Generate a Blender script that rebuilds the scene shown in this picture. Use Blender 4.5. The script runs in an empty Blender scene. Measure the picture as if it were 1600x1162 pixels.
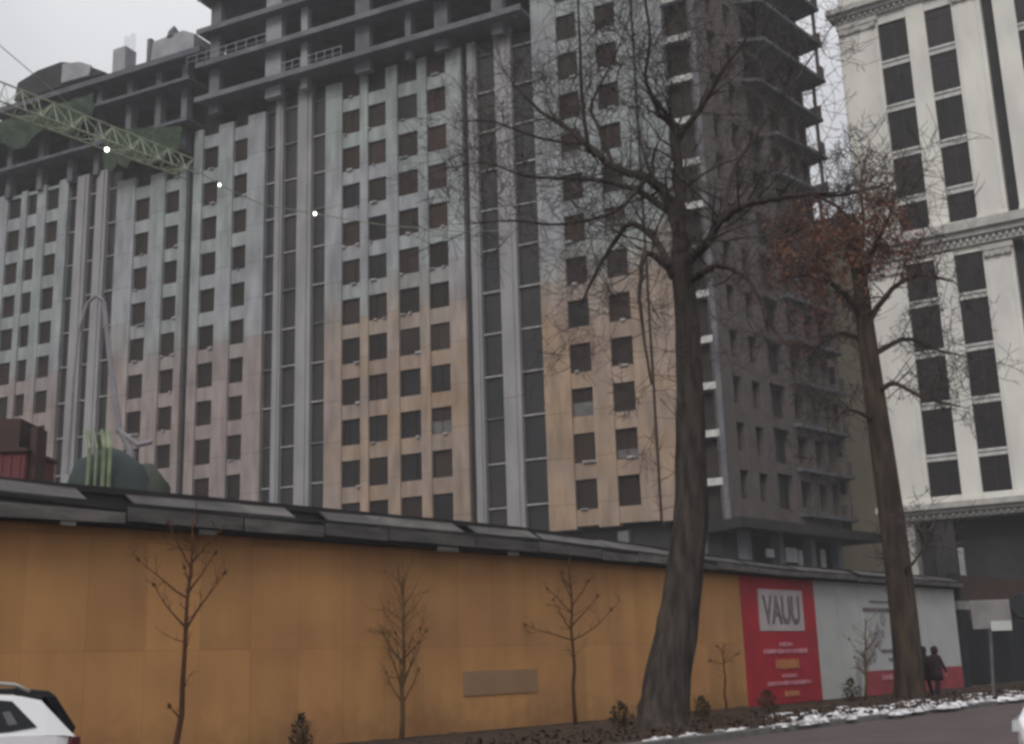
import bpy, math, random
from mathutils import Vector, Matrix
rnd = random.Random(7)
S = bpy.context.scene
COL = S.collection

# ---------------------------------------------------------------- camera
PITCH, ROLL, H, F = math.radians(13.6), math.radians(1.8), 1.65, 1884.0
FW = Vector((0, math.cos(PITCH), math.sin(PITCH)))
U0 = Vector((0, -math.sin(PITCH), math.cos(PITCH))); R0 = Vector((1, 0, 0))
RI = R0*math.cos(ROLL) - U0*math.sin(ROLL)
UP = U0*math.cos(ROLL) + R0*math.sin(ROLL)
cam = bpy.data.cameras.new('camera'); co = bpy.data.objects.new('camera', cam); COL.objects.link(co)
cam.sensor_width = 36; cam.lens = F/1600*36; cam.clip_start = .1; cam.clip_end = 3000
m = Matrix((RI, UP, -FW)).transposed().to_4x4(); m.translation = (0, 0, H); co.matrix_world = m
S.camera = co
def at(x, y, Y):
    "point seen at photo pixel x,y at forward distance Y"
    d = FW + RI*(x-800)/F - UP*(y-581)/F
    return Vector((0, 0, H)) + d*(Y/d.y)

# ---------------------------------------------------------------- light
S.view_settings.view_transform = 'Standard'; S.view_settings.look = 'None'
S.view_settings.exposure = .2; S.view_settings.gamma = 1
W = bpy.data.worlds.new('World'); S.world = W; W.use_nodes = True
SUN_EL, SUN_AZ = math.radians(42), math.radians(-162)     # azimuth from +Y, clockwise
n = W.node_tree; n.nodes.clear()
out = n.nodes.new('ShaderNodeOutputWorld')
sky = n.nodes.new('ShaderNodeTexSky'); sky.sky_type = 'NISHITA'; sky.sun_disc = False
sky.sun_elevation = SUN_EL; sky.sun_rotation = SUN_AZ; sky.air_density = 2; sky.dust_density = 5
b1 = n.nodes.new('ShaderNodeBackground'); b1.inputs[1].default_value = .06
n.links.new(sky.outputs[0], b1.inputs[0])
tc = n.nodes.new('ShaderNodeTexCoord'); nz = n.nodes.new('ShaderNodeTexNoise'); nz.inputs['Scale'].default_value = 2.2; nz.inputs['Detail'].default_value = 5
cr = n.nodes.new('ShaderNodeValToRGB'); cr.color_ramp.elements[0].position = .3; cr.color_ramp.elements[1].position = .75
cr.color_ramp.elements[0].color = (.52, .52, .56, 1); cr.color_ramp.elements[1].color = (.74, .74, .76, 1)
n.links.new(tc.outputs['Generated'], nz.inputs['Vector']); n.links.new(nz.outputs['Fac'], cr.inputs[0])
b2 = n.nodes.new('ShaderNodeBackground')
sz = n.nodes.new('ShaderNodeSeparateXYZ'); n.links.new(tc.outputs['Generated'], sz.inputs[0])      # overcast sky: brightest at the zenith
mz = n.nodes.new('ShaderNodeMath'); mz.operation = 'MAXIMUM'; mz.inputs[1].default_value = 0; n.links.new(sz.outputs['Z'], mz.inputs[0])
ma = n.nodes.new('ShaderNodeMath'); ma.operation = 'MULTIPLY_ADD'; ma.inputs[1].default_value = 1.45; ma.inputs[2].default_value = .42; n.links.new(mz.outputs[0], ma.inputs[0])
n.links.new(ma.outputs[0], b2.inputs[1]); n.links.new(cr.outputs[0], b2.inputs[0])
mx = n.nodes.new('ShaderNodeMixShader'); mx.inputs[0].default_value = .88
n.links.new(b1.outputs[0], mx.inputs[1]); n.links.new(b2.outputs[0], mx.inputs[2]); n.links.new(mx.outputs[0], out.inputs[0])
sl = bpy.data.lights.new('sun', 'SUN'); sl.energy = 1.25; sl.angle = math.radians(25); sl.color = (1, .97, .93)
so = bpy.data.objects.new('sun', sl); COL.objects.link(so)
sd = Vector((math.sin(SUN_AZ)*math.cos(SUN_EL), math.cos(SUN_AZ)*math.cos(SUN_EL), math.sin(SUN_EL)))
so.rotation_euler = sd.to_track_quat('Z', 'Y').to_euler()
try:
    S.cycles.filter_width = 3.0
    S.cycles.volume_step_rate = 4
    S.cycles.max_bounces = 6; S.cycles.diffuse_bounces = 3
except Exception: pass

# ---------------------------------------------------------------- materials
def mat(name, c1, c2=None, scale=1.0, rough=.85, spec=.2, detail=6, stretch=(1, 1, 1), lo=.35, hi=.65, metal=0, bump=0, obj_rand=0, world=True):
    M = bpy.data.materials.new(name); M.use_nodes = True; t = M.node_tree; N = t.nodes; L = t.links
    p = N['Principled BSDF']; p.inputs['Roughness'].default_value = rough; p.inputs['Metallic'].default_value = metal
    p.inputs['Specular IOR Level'].default_value = spec
    if c2 is None: c2 = tuple(x*.8 for x in c1)
    g = N.new('ShaderNodeNewGeometry'); mp = N.new('ShaderNodeMapping'); mp.inputs['Scale'].default_value = stretch
    if world: L.new(g.outputs['Position'], mp.inputs[0])
    else:
        tcn = N.new('ShaderNodeTexCoord'); L.new(tcn.outputs['Object'], mp.inputs[0])
    z = N.new('ShaderNodeTexNoise'); z.inputs['Scale'].default_value = scale; z.inputs['Detail'].default_value = detail; z.inputs['Roughness'].default_value = .6
    L.new(mp.outputs[0], z.inputs['Vector'])
    r = N.new('ShaderNodeValToRGB'); r.color_ramp.elements[0].position = lo; r.color_ramp.elements[1].position = hi
    r.color_ramp.elements[0].color = (*c1, 1); r.color_ramp.elements[1].color = (*c2, 1); L.new(z.outputs['Fac'], r.inputs[0])
    last = r.outputs[0]
    if obj_rand:
        oi = N.new('ShaderNodeObjectInfo'); mr = N.new('ShaderNodeMapRange'); mr.inputs['To Min'].default_value = 1-obj_rand; mr.inputs['To Max'].default_value = 1+obj_rand
        L.new(oi.outputs['Random'], mr.inputs[0]); vm = N.new('ShaderNodeVectorMath'); vm.operation = 'SCALE'
        L.new(last, vm.inputs[0]); L.new(mr.outputs[0], vm.inputs['Scale']); last = vm.outputs[0]
    L.new(last, p.inputs['Base Color'])
    if bump:
        b = N.new('ShaderNodeBump'); b.inputs['Strength'].default_value = bump; b.inputs['Distance'].default_value = .05
        L.new(z.outputs['Fac'], b.inputs['Height']); L.new(b.outputs[0], p.inputs['Normal'])
    return M

def facade_mat():
    "grey render above, warm tan render below about 27 m with a ragged edge, stains and block patches"
    M = mat('render', (.315, .322, .335), (.25, .257, .272), .5, .9, .15, stretch=(1, 1, .35)); t = M.node_tree; N = t.nodes; L = t.links
    g = N.new('ShaderNodeNewGeometry'); sx = N.new('ShaderNodeSeparateXYZ'); L.new(g.outputs['Position'], sx.inputs[0])
    def mth(op, a, b=None):
        q = N.new('ShaderNodeMath'); q.operation = op
        for k_, v_ in enumerate((a, b)):
            if v_ is None: continue
            if isinstance(v_, (int, float)): q.inputs[k_].default_value = v_
            else: L.new(v_, q.inputs[k_])
        return q.outputs[0]
    zf = mth('DIVIDE', mth('ADD', sx.outputs['Z'], .55), 2.985); zi = mth('FLOOR', zf); xi = mth('FLOOR', mth('DIVIDE', sx.outputs['X'], 3.1))
    cb = N.new('ShaderNodeCombineXYZ'); L.new(xi, cb.inputs[0]); L.new(zi, cb.inputs[1]); wn = N.new('ShaderNodeTexWhiteNoise'); wn.noise_dimensions = '2D'; L.new(cb.outputs[0], wn.inputs[0])
    z = N.new('ShaderNodeTexNoise'); z.inputs['Scale'].default_value = .14; z.inputs['Detail'].default_value = 2; L.new(g.outputs['Position'], z.inputs['Vector'])
    a = mth('ADD', mth('ADD', mth('ADD', mth('MULTIPLY', zi, 1.5), mth('MULTIPLY', sx.outputs['Z'], .5)), mth('MULTIPLY', wn.outputs[0], 2.2)), mth('MULTIPLY', z.outputs['Fac'], 7))
    joint = mth('LESS_THAN', mth('FRACT', zf), .022)
    cell = mth('SUBTRACT', mth('ADD', mth('MULTIPLY', wn.outputs[0], .13), .94), mth('MULTIPLY', joint, .3))
    mr = N.new('ShaderNodeMapRange'); mr.interpolation_type = 'SMOOTHSTEP'; mr.inputs[1].default_value = 33.4; mr.inputs[2].default_value = 27.4; L.new(a, mr.inputs[0])
    r2 = N.new('ShaderNodeValToRGB'); e = r2.color_ramp.elements; e[0].position = .35; e[0].color = (.34, .245, .17, 1); e[1].position = .62; e[1].color = (.285, .228, .195, 1)
    z2 = N.new('ShaderNodeTexNoise'); z2.inputs['Scale'].default_value = .22; z2.inputs['Detail'].default_value = 4; L.new(g.outputs['Position'], z2.inputs['Vector']); L.new(z2.outputs['Fac'], r2.inputs[0])
    # the tan render fades into grey on the far left of the front
    mx = N.new('ShaderNodeMix'); mx.data_type = 'RGBA'
    base = [n for n in N if n.type == 'VALTORGB'][0]
    # the far wings were rendered in a pinker, greyer batch
    ml = N.new('ShaderNodeMapRange'); ml.interpolation_type = 'SMOOTHSTEP'; ml.inputs[1].default_value = -9; ml.inputs[2].default_value = -17; L.new(sx.outputs['X'], ml.inputs[0])
    mq = N.new('ShaderNodeMix'); mq.data_type = 'RGBA'; L.new(ml.outputs[0], mq.inputs[0]); L.new(r2.outputs[0], mq.inputs[6]); mq.inputs[7].default_value = (.285, .24, .228, 1)
    # faint batch tints in the grey render
    zt = N.new('ShaderNodeTexNoise'); zt.inputs['Scale'].default_value = .09; zt.inputs['Detail'].default_value = 1; L.new(g.outputs['Position'], zt.inputs['Vector'])
    rt = N.new('ShaderNodeValToRGB'); e = rt.color_ramp.elements; e[0].position = .38; e[0].color = (.94, 1.02, .95, 1); e[1].position = .6; e[1].color = (1.02, 1.01, 1.03, 1); L.new(zt.outputs['Fac'], rt.inputs[0])
    mt_ = N.new('ShaderNodeVectorMath'); mt_.operation = 'MULTIPLY'; L.new(base.outputs[0], mt_.inputs[0]); L.new(rt.outputs[0], mt_.inputs[1])
    L.new(mr.outputs[0], mx.inputs[0]); L.new(mt_.outputs[0], mx.inputs[6]); L.new(mq.outputs[2], mx.inputs[7])
    zs = N.new('ShaderNodeTexNoise'); zs.inputs['Scale'].default_value = 1.6; zs.inputs['Detail'].default_value = 8
    mp = N.new('ShaderNodeMapping'); mp.inputs['Scale'].default_value = (1, 1, .22); L.new(g.outputs['Position'], mp.inputs[0]); L.new(mp.outputs[0], zs.inputs['Vector'])
    ms = N.new('ShaderNodeMapRange'); ms.inputs[1].default_value = .3; ms.inputs[2].default_value = .7; ms.inputs[3].default_value = .72; ms.inputs[4].default_value = 1.18; L.new(zs.outputs['Fac'], ms.inputs[0])
    vm = N.new('ShaderNodeVectorMath'); vm.operation = 'SCALE'; L.new(mx.outputs[2], vm.inputs[0]); L.new(mth('MULTIPLY', ms.outputs[0], cell), vm.inputs['Scale'])
    L.new(vm.outputs[0], N['Principled BSDF'].inputs['Base Color'])
    return M

def hoarding_mat():
    M = bpy.data.materials.new('hoarding_board'); M.use_nodes = True; t = M.node_tree; N = t.nodes; L = t.links; p = N['Principled BSDF']
    p.inputs['Roughness'].default_value = .75; p.inputs['Specular IOR Level'].default_value = .25
    tcn = N.new('ShaderNodeTexCoord'); mp = N.new('ShaderNodeMapping'); L.new(tcn.outputs['Object'], mp.inputs[0])
    z = N.new('ShaderNodeTexNoise'); z.inputs['Scale'].default_value = .55; z.inputs['Detail'].default_value = 7; L.new(mp.outputs[0], z.inputs['Vector'])
    r = N.new('ShaderNodeValToRGB'); e = r.color_ramp.elements; e[0].position = .32; e[0].color = (.385, .192, .080, 1); e[1].position = .68; e[1].color = (.495, .262, .098, 1)
    L.new(z.outputs['Fac'], r.inputs[0])
    # board to board tone and joints
    sx = N.new('ShaderNodeSeparateXYZ'); L.new(mp.outputs[0], sx.inputs[0])
    fl = []
    for ax, sz in (('X', 1.22), ('Z', 2.1)):
        d = N.new('ShaderNodeMath'); d.operation = 'DIVIDE'; d.inputs[1].default_value = sz; L.new(sx.outputs[ax], d.inputs[0])
        f = N.new('ShaderNodeMath'); f.operation = 'FLOOR'; L.new(d.outputs[0], f.inputs[0])
        fr = N.new('ShaderNodeMath'); fr.operation = 'FRACT'; L.new(d.outputs[0], fr.inputs[0])
        c = N.new('ShaderNodeMath'); c.operation = 'LESS_THAN'; c.inputs[1].default_value = .018/sz*1.2; L.new(fr.outputs[0], c.inputs[0]); fl.append((f, c))
    cb = N.new('ShaderNodeCombineXYZ'); L.new(fl[0][0].outputs[0], cb.inputs[0]); L.new(fl[1][0].outputs[0], cb.inputs[1])
    wn = N.new('ShaderNodeTexWhiteNoise'); L.new(cb.outputs[0], wn.inputs[0])
    mr = N.new('ShaderNodeMapRange'); mr.inputs[3].default_value = .9; mr.inputs[4].default_value = 1.08; L.new(wn.outputs[0], mr.inputs[0])
    mxj = N.new('ShaderNodeMath'); mxj.operation = 'MAXIMUM'; L.new(fl[0][1].outputs[0], mxj.inputs[0]); L.new(fl[1][1].outputs[0], mxj.inputs[1])
    mj = N.new('ShaderNodeMapRange'); mj.inputs[3].default_value = 1; mj.inputs[4].default_value = .84; L.new(mxj.outputs[0], mj.inputs[0])
    mm = N.new('ShaderNodeMath'); mm.operation = 'MULTIPLY'; L.new(mr.outputs[0], mm.inputs[0]); L.new(mj.outputs[0], mm.inputs[1])
    # rain streaks and splashed foot
    z3 = N.new('ShaderNodeTexNoise'); z3.inputs['Scale'].default_value = 1.8; z3.inputs['Detail'].default_value = 6
    mz_ = N.new('ShaderNodeTexNoise'); mz_.inputs['Scale'].default_value = 3.2; mz_.inputs['Detail'].default_value = 5; L.new(tcn.outputs['Object'], mz_.inputs['Vector'])
    dz = N.new('ShaderNodeMath'); dz.operation = 'MULTIPLY_ADD'; dz.inputs[1].default_value = -1.6; L.new(mz_.outputs['Fac'], dz.inputs[0]); L.new(sx.outputs['Z'], dz.inputs[2])
    dr = N.new('ShaderNodeMapRange'); dr.inputs[1].default_value = -.7; dr.inputs[2].default_value = 0.1; dr.inputs[3].default_value = .74; dr.inputs[4].default_value = 1; L.new(dz.outputs[0], dr.inputs[0])
    mp3 = N.new('ShaderNodeMapping'); mp3.inputs['Scale'].default_value = (1, 1, .15); L.new(tcn.outputs['Object'], mp3.inputs[0]); L.new(mp3.outputs[0], z3.inputs['Vector'])
    m3 = N.new('ShaderNodeMapRange'); m3.inputs[1].default_value = .35; m3.inputs[2].default_value = .7; m3.inputs[3].default_value = .91; m3.inputs[4].default_value = 1.05; L.new(z3.outputs['Fac'], m3.inputs[0])
    mm2 = N.new('ShaderNodeMath'); mm2.operation = 'MULTIPLY'; L.new(mm.outputs[0], mm2.inputs[0]); L.new(m3.outputs[0], mm2.inputs[1])
    vm = N.new('ShaderNodeVectorMath'); vm.operation = 'SCALE'; mm4 = N.new('ShaderNodeMath'); mm4.operation = 'MULTIPLY'; L.new(mm2.outputs[0], mm4.inputs[0]); L.new(dr.outputs[0], mm4.inputs[1]); L.new(r.outputs[0], vm.inputs[0]); L.new(mm4.outputs[0], vm.inputs['Scale'])
    L.new(vm.outputs[0], p.inputs['Base Color'])
    return M

def glow(name, c, e):
    M = bpy.data.materials.new(name); M.use_nodes = True; p = M.node_tree.nodes['Principled BSDF']
    p.inputs['Emission Color'].default_value = (*c, 1); p.inputs['Emission Strength'].default_value = e; return M

M = dict(
    render=facade_mat(), board=hoarding_mat(),
    pil=mat('pilaster_render', (.31, .305, .31), (.235, .232, .24), .7, .9, stretch=(1, 1, .3)),
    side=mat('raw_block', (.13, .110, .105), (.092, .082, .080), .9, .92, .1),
    conc=mat('wet_concrete', (.17, .17, .18), (.10, .105, .12), .5, .9, .15, bump=.3),
    slab=mat('slab_edge', (.13, .135, .15), (.075, .08, .095), .8, .9, .15, stretch=(1, 1, 3)),
    conc_pale=mat('pale_concrete', (.34, .34, .36), (.25, .25, .27), .8, .9, .15),
    dark=mat('dark_interior', (.05, .042, .04), (.03, .027, .027), .3, .9, .1),
    glass=mat('dark_window', (.040, .027, .021), (.018, .015, .014), .35, .6, .15, obj_rand=.35),
    glassw=mat('brown_window', (.052, .034, .026), (.028, .021, .018), .4, .7, .1),
    glassk=mat('black_window', (.022, .020, .022), (.014, .013, .014), .4, .4, .2),
    film_glint=mat('plastic_film_and_glint', (.15, .14, .14), (.09, .085, .085), 1.5, .5, .3),
    glassb=mat('bay_glazing', (.040, .034, .034), (.020, .024, .028), .4, .3, .3),
    line=mat('slab_line', (.42, .41, .40), (.25, .25, .25), 2, .9),
    sill=mat('white_sill', (.62, .62, .60), (.42, .42, .40), 2.5, .8),
    cream=mat('cream_stone', (.74, .73, .68), (.60, .59, .56), .6, .85, .15, stretch=(1, 1, .4), bump=.1),
    creamd=mat('grey_cornice', (.50, .49, .46), (.36, .355, .34), 1.5, .9, .15, bump=.2),
    dglass=mat('tinted_glass', (.022, .017, .018), (.011, .010, .012), .5, .35, .2, obj_rand=.3),
    under=mat('dark_cladding', (.045, .042, .044), (.028, .028, .03), .6, .8),
    beige=mat('beige_wall', (.42, .37, .28), (.33, .29, .23), .4, .9, stretch=(1, 1, .3)),
    net=mat('green_net', (.055, .075, .045), (.03, .05, .035), 1.2, .95),
    sheet=mat('grey_sheet', (.12, .112, .105), (.05, .048, .047), 1.1, .6, .3, obj_rand=.25, stretch=(1, 1, 4)),
    sheetd=mat('dark_trim', (.035, .033, .033), (.022, .022, .024), 1, .8),
    red=mat('red_print', (.46, .022, .036), (.30, .022, .034), .6, .55, .3),
    redd=mat('faded_red', (.36, .06, .07), (.24, .045, .055), .8, .6, .3),
    white=mat('white_board', (.49, .51, .49), (.42, .435, .42), .7, .6, .3),
    whitep=mat('print_white', (.52, .46, .47), (.42, .38, .38), 2, .6),
    pink=mat('print_pink', (.60, .30, .33), (.46, .16, .19), 3, .6),
    yel=mat('print_yellow', (.52, .24, .10), (.42, .16, .08), 3, .6),
    greyp=mat('print_grey', (.24, .20, .205), (.13, .115, .12), 3, .6),
    bark=mat('old_bark', (.080, .066, .056), (.030, .026, .024), 6, .95, .05, stretch=(1, 1, .14), bump=1.0, lo=.36, hi=.62),
    barkb=mat('brown_bark', (.085, .062, .046), (.034, .027, .023), 6, .95, .05, stretch=(1, 1, .14), bump=1.0, lo=.36, hi=.62),
    twig=mat('twigs', (.085, .072, .066), (.055, .048, .045), 3, .95, .05),
    sap=mat('sapling_bark', (.085, .04, .022), (.055, .028, .018), 4, .95, .05),
    leaf=mat('dead_leaf', (.25, .11, .065), (.13, .065, .050), 1.2, .9, .05),
    leafg=mat('evergreen', (.075, .055, .032), (.045, .036, .024), 1.5, .9, .05),
    soil=mat('winter_soil', (.070, .046, .033), (.038, .028, .023), 1.6, .95, .1, bump=.6, lo=.3, hi=.7),
    road=mat('asphalt', (.10, .080, .076), (.072, .058, .055), .8, .8, .25, bump=.15),
    walk=mat('wet_paving', (.12, .11, .105), (.085, .078, .075), 1.2, .85, .25),
    kerb=mat('kerb_stone', (.16, .15, .145), (.10, .095, .09), 2, .9),
    snow=mat('old_snow', (.74, .74, .76), (.22, .20, .19), 3.5, .7, .3, bump=.5, lo=.45, hi=.62),
    crane=mat('crane_paint', (.32, .36, .25), (.22, .26, .19), 2, .6, .3),
    silo=mat('dark_green_sheet', (.045, .062, .058), (.028, .038, .038), .6, .7),
    silod=mat('olive_sheet', (.055, .062, .045), (.038, .045, .035), .8, .7),
    lime=mat('lime_paint', (.24, .29, .17), (.11, .15, .09), 2, .6),
    boom=mat('boom_grey', (.26, .25, .27), (.20, .19, .21), 2, .6),
    redbox=mat('red_sheet', (.17, .045, .05), (.09, .035, .04), .8, .7),
    brown=mat('brown_sheet', (.07, .042, .035), (.05, .035, .03), .8, .8),
    carw=mat('white_paint', (.78, .78, .78), (.74, .74, .75), .6, .25, .5),
    black=mat('black_trim', (.022, .022, .024), (.015, .015, .016), 2, .5, .4),
    cglass=mat('car_glass', (.012, .014, .017), (.009, .011, .012), 1, .12, .25),
    rail=mat('roof_rail', (.50, .46, .40), (.42, .39, .35), 2, .35, .5, metal=.4),
    tail=mat('tail_lamp', (.09, .010, .014), (.06, .008, .01), 2, .2, .6),
    alloy=mat('wheel_alloy', (.45, .45, .46), (.35, .35, .36), 3, .35, .5, metal=.8),
    coat=mat('dark_coat', (.035, .022, .026), (.024, .016, .02), 6, .9),
    coat2=mat('black_coat', (.028, .024, .03), (.018, .016, .02), 6, .9),
    skin=mat('skin', (.45, .27, .2), (.4, .24, .18), 8, .6),
    hair=mat('hair', (.03, .02, .016), (.02, .014, .012), 9, .8),
    signg=mat('sign_back', (.26, .25, .25), (.20, .19, .19), 2, .6, metal=.2),
    pole=mat('pole_grey', (.13, .13, .13), (.09, .09, .09), 3, .7),
    gate=mat('gate_dark', (.030, .033, .036), (.02, .023, .026), .8, .8),
    beam=mat('gate_beam', (.27, .26, .24), (.2, .195, .18), 1.5, .8),
    lamp=glow('work_lamp', (1, 1, .85), 6),
    patch=mat('repair_board', (.30, .185, .105), (.27, .165, .095), 1, .8),
    weed=mat('withered_shrub', (.12, .075, .038), (.08, .05, .028), 2, .95, .05),
)

# ---------------------------------------------------------------- helpers
class MB:
    def __init__(s): s.v = []; s.f = []
    def quad(s, a, b, c, d):
        i = len(s.v); s.v += [a, b, c, d]; s.f.append((i, i+1, i+2, i+3))
    def box(s, x0, x1, y0, y1, z0, z1):
        if x0 > x1: x0, x1 = x1, x0
        if y0 > y1: y0, y1 = y1, y0
        if z0 > z1: z0, z1 = z1, z0
        i = len(s.v)
        s.v += [(x0, y0, z0), (x1, y0, z0), (x1, y1, z0), (x0, y1, z0), (x0, y0, z1), (x1, y0, z1), (x1, y1, z1), (x0, y1, z1)]
        s.f += [tuple(i+k for k in q) for q in ((0, 3, 2, 1), (4, 5, 6, 7), (0, 1, 5, 4), (1, 2, 6, 5), (2, 3, 7, 6), (3, 0, 4, 7))]
        return s
    def prism(s, poly, z0, z1):
        i = len(s.v); k = len(poly)
        s.v += [(p[0], p[1], z0) for p in poly] + [(p[0], p[1], z1) for p in poly]
        s.f.append(tuple(i+j for j in reversed(range(k)))); s.f.append(tuple(i+k+j for j in range(k)))
        for j in range(k): s.f.append((i+j, i+(j+1) % k, i+k+(j+1) % k, i+k+j))
        return s
    def prism_y(s, poly, y0, y1):
        "poly in x,z, extruded along y"
        i = len(s.v); k = len(poly)
        s.v += [(p[0], y0, p[1]) for p in poly] + [(p[0], y1, p[1]) for p in poly]
        s.f.append(tuple(i+j for j in range(k))); s.f.append(tuple(i+k+j for j in reversed(range(k))))
        for j in range(k): s.f.append((i+j, i+k+j, i+k+(j+1) % k, i+(j+1) % k))
        return s
    def tube(s, pts, rad, n=6, cap=True):
        pts = [Vector(p) for p in pts]; rings = []
        pr = None
        for k, p in enumerate(pts):
            d = (pts[min(k+1, len(pts)-1)]-pts[max(k-1, 0)])
            if d.length < 1e-9: d = Vector((0, 0, 1))
            d.normalize()
            if pr is None:
                a = Vector((1, 0, 0)) if abs(d.x) < .8 else Vector((0, 1, 0)); pr = d.cross(a).normalized()
            else:
                pr = (pr - d*pr.dot(d)); pr = pr.normalized() if pr.length > 1e-6 else d.orthogonal().normalized()
            q = d.cross(pr); r = rad[k] if isinstance(rad, (list, tuple)) else rad
            i = len(s.v)
            for j in range(n):
                a = 2*math.pi*j/n; s.v.append(tuple(p + (pr*math.cos(a)+q*math.sin(a))*r))
            rings.append(i)
        for a, b in zip(rings, rings[1:]):
            for j in range(n): s.f.append((a+j, a+(j+1) % n, b+(j+1) % n, b+j))
        if cap:
            s.f.append(tuple(rings[0]+j for j in reversed(range(n)))); s.f.append(tuple(rings[-1]+j for j in range(n)))
        return s
    def build(s, name, m, parent=None, smooth=False, bevel=0, label=None):
        me = bpy.data.meshes.new(name); me.from_pydata(s.v, [], s.f); me.update()
        me.materials.append(M[m] if isinstance(m, str) else m)
        if smooth: me.polygons.foreach_set('use_smooth', [True]*len(me.polygons))
        o = bpy.data.objects.new(name, me); COL.objects.link(o)
        if parent: o.parent = parent
        if bevel:
            b = o.modifiers.new('bevel', 'BEVEL'); b.width = bevel; b.segments = 2; b.limit_method = 'ANGLE'
        if label: o['label'] = label
        return o
def tag(o, label=None, cat=None, group=None, kind=None):
    if label: o['label'] = label
    if cat: o['category'] = cat
    if group: o['group'] = group
    if kind: o['kind'] = kind
    return o
def thing(name, label, cat, loc=(0, 0, 0), rz=0, group=None):
    o = bpy.data.objects.new(name, None); COL.objects.link(o); o.location = loc; o.rotation_euler = (0, 0, rz)
    o.empty_display_size = .5
    return tag(o, label, cat, group)
def B(x0, x1, y0, y1, z0, z1): return MB().box(x0, x1, y0, y1, z0, z1)

# street frame: origin on the hoarding line, X along the street away from us, -Y towards the road
FD = Vector((.6564, .7544, 0)); FY = Vector((-.7544, .6564, 0)); FO = Vector((10.53, 43.50, 0)); FROT = math.atan2(.7544, .6564)
def st(t, y, z=0): return FO + FD*t + FY*y + Vector((0, 0, z))

# ---------------------------------------------------------------- ground
def sheet(name, m, t0, t1, y0, y1, z, th=0, nx=1, ny=1, bump=0, parent=None):
    b = MB()
    for i in range(nx+1):
        for j in range(ny+1):
            t = t0+(t1-t0)*i/nx; y = y0+(y1-y0)*j/ny
            b.v.append((t, y, z+(rnd.uniform(0, bump) if bump and 0 < j < ny else 0)))
    for i in range(nx):
        for j in range(ny):
            a = i*(ny+1)+j; b.f.append((a, a+ny+1, a+ny+2, a+1))
    o = b.build(name, m); o.location = FO; o.rotation_euler = (0, 0, FROT); tag(o, kind='structure'); return o
sheet('ground', 'soil', -340, 340, -340, 340, -.06)
sheet('road', 'road', -300, 300, -24.5, -6.55, 0)
g = sheet('verge', 'soil', -120, 60, -6.35, -.12, .10, nx=300, ny=12, bump=.10)
k = B(-120, 60, -6.55, -6.35, -.05, .13).build('kerb', 'kerb', bevel=.02); k.location = FO; k.rotation_euler = (0, 0, FROT); tag(k, kind='structure')
k = B(-120, 120, -24.8, -24.5, -.05, .13).build('near_kerb', 'kerb', bevel=.02); k.location = FO; k.rotation_euler = (0, 0, FROT); tag(k, kind='structure')
sheet('pavement', 'walk', -300, 300, -40, -24.8, .12)
sheet('yard', 'walk', -80, 120, .3, 60, -.03)

# snow: ragged low banks along the kerb
def snow_bank():
    b = MB(); r = random.Random(3)
    def blob(t, y, w, d, h, z0):
        n = 9; i = len(b.v); b.v.append((t, y, z0+h))
        for ring, q in ((.55, .8), (1, 0)):
            for j in range(n):
                a = 2*math.pi*j/n; rr = ring*r.uniform(.45, 1.5)
                b.v.append((t+math.cos(a)*w*rr, y+math.sin(a)*d*rr, z0+h*q*r.uniform(.5, 1.2)-(.02 if q == 0 else 0)))
        for j in range(n):
            k = (j+1) % n
            b.f.append((i, i+1+j, i+1+k)); b.f.append((i+1+j, i+1+n+j, i+1+n+k, i+1+k))
    t = -19.5
    while t < 20:
        u = (t+19.5)/30
        dens = min(1, max(.25, (t+17)/8))
        if r.random() < .35+.6*dens:
            blob(t+r.uniform(-.2, .2), -6.25+r.uniform(-.35, .5)*(.4+dens), r.uniform(.12, .45)*(.5+.7*dens), r.uniform(.1, .3)*(.5+.7*dens), r.uniform(.02, .10)*(.4+.8*dens), .12)
        if t > -13 and r.random() < .75:
            blob(t, -5.4+r.uniform(-.8, .9), r.uniform(.15, .7), r.uniform(.1, .4), r.uniform(.03, .11), .15)
        t += r.uniform(.10, .26)
    return b
o = snow_bank().build('snow', 'snow', smooth=False); o.location = FO; o.rotation_euler = (0, 0, FROT); tag(o, 'broken banks of old snow along the kerb of the road', 'snow', kind='stuff')

# dead leaves and clods scattered through the snow edge and verge
def litter():
    b = MB(); r = random.Random(11)
    for i in range(2400):
        t = r.uniform(-24, 14); y = r.gauss(-5.2, 1.1)
        if y < -6.5 or y > -.3: continue
        z = .22; s = r.uniform(.03, .10); a = r.uniform(0, 6.3)
        dx, dy = math.cos(a)*s, math.sin(a)*s
        b.quad((t-dx, y-dy, z-.06), (t+dy, y-dx, z+r.uniform(0, .04)), (t+dx, y+dy, z-.05), (t-dy, y+dx, z+r.uniform(0, .06)))
    return b
o = litter().build('leaf_litter', 'soil'); o.location = FO; o.rotation_euler = (0, 0, FROT); tag(o, 'brown leaf litter and clods lying on the planted strip', 'leaf litter', kind='stuff')

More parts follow.
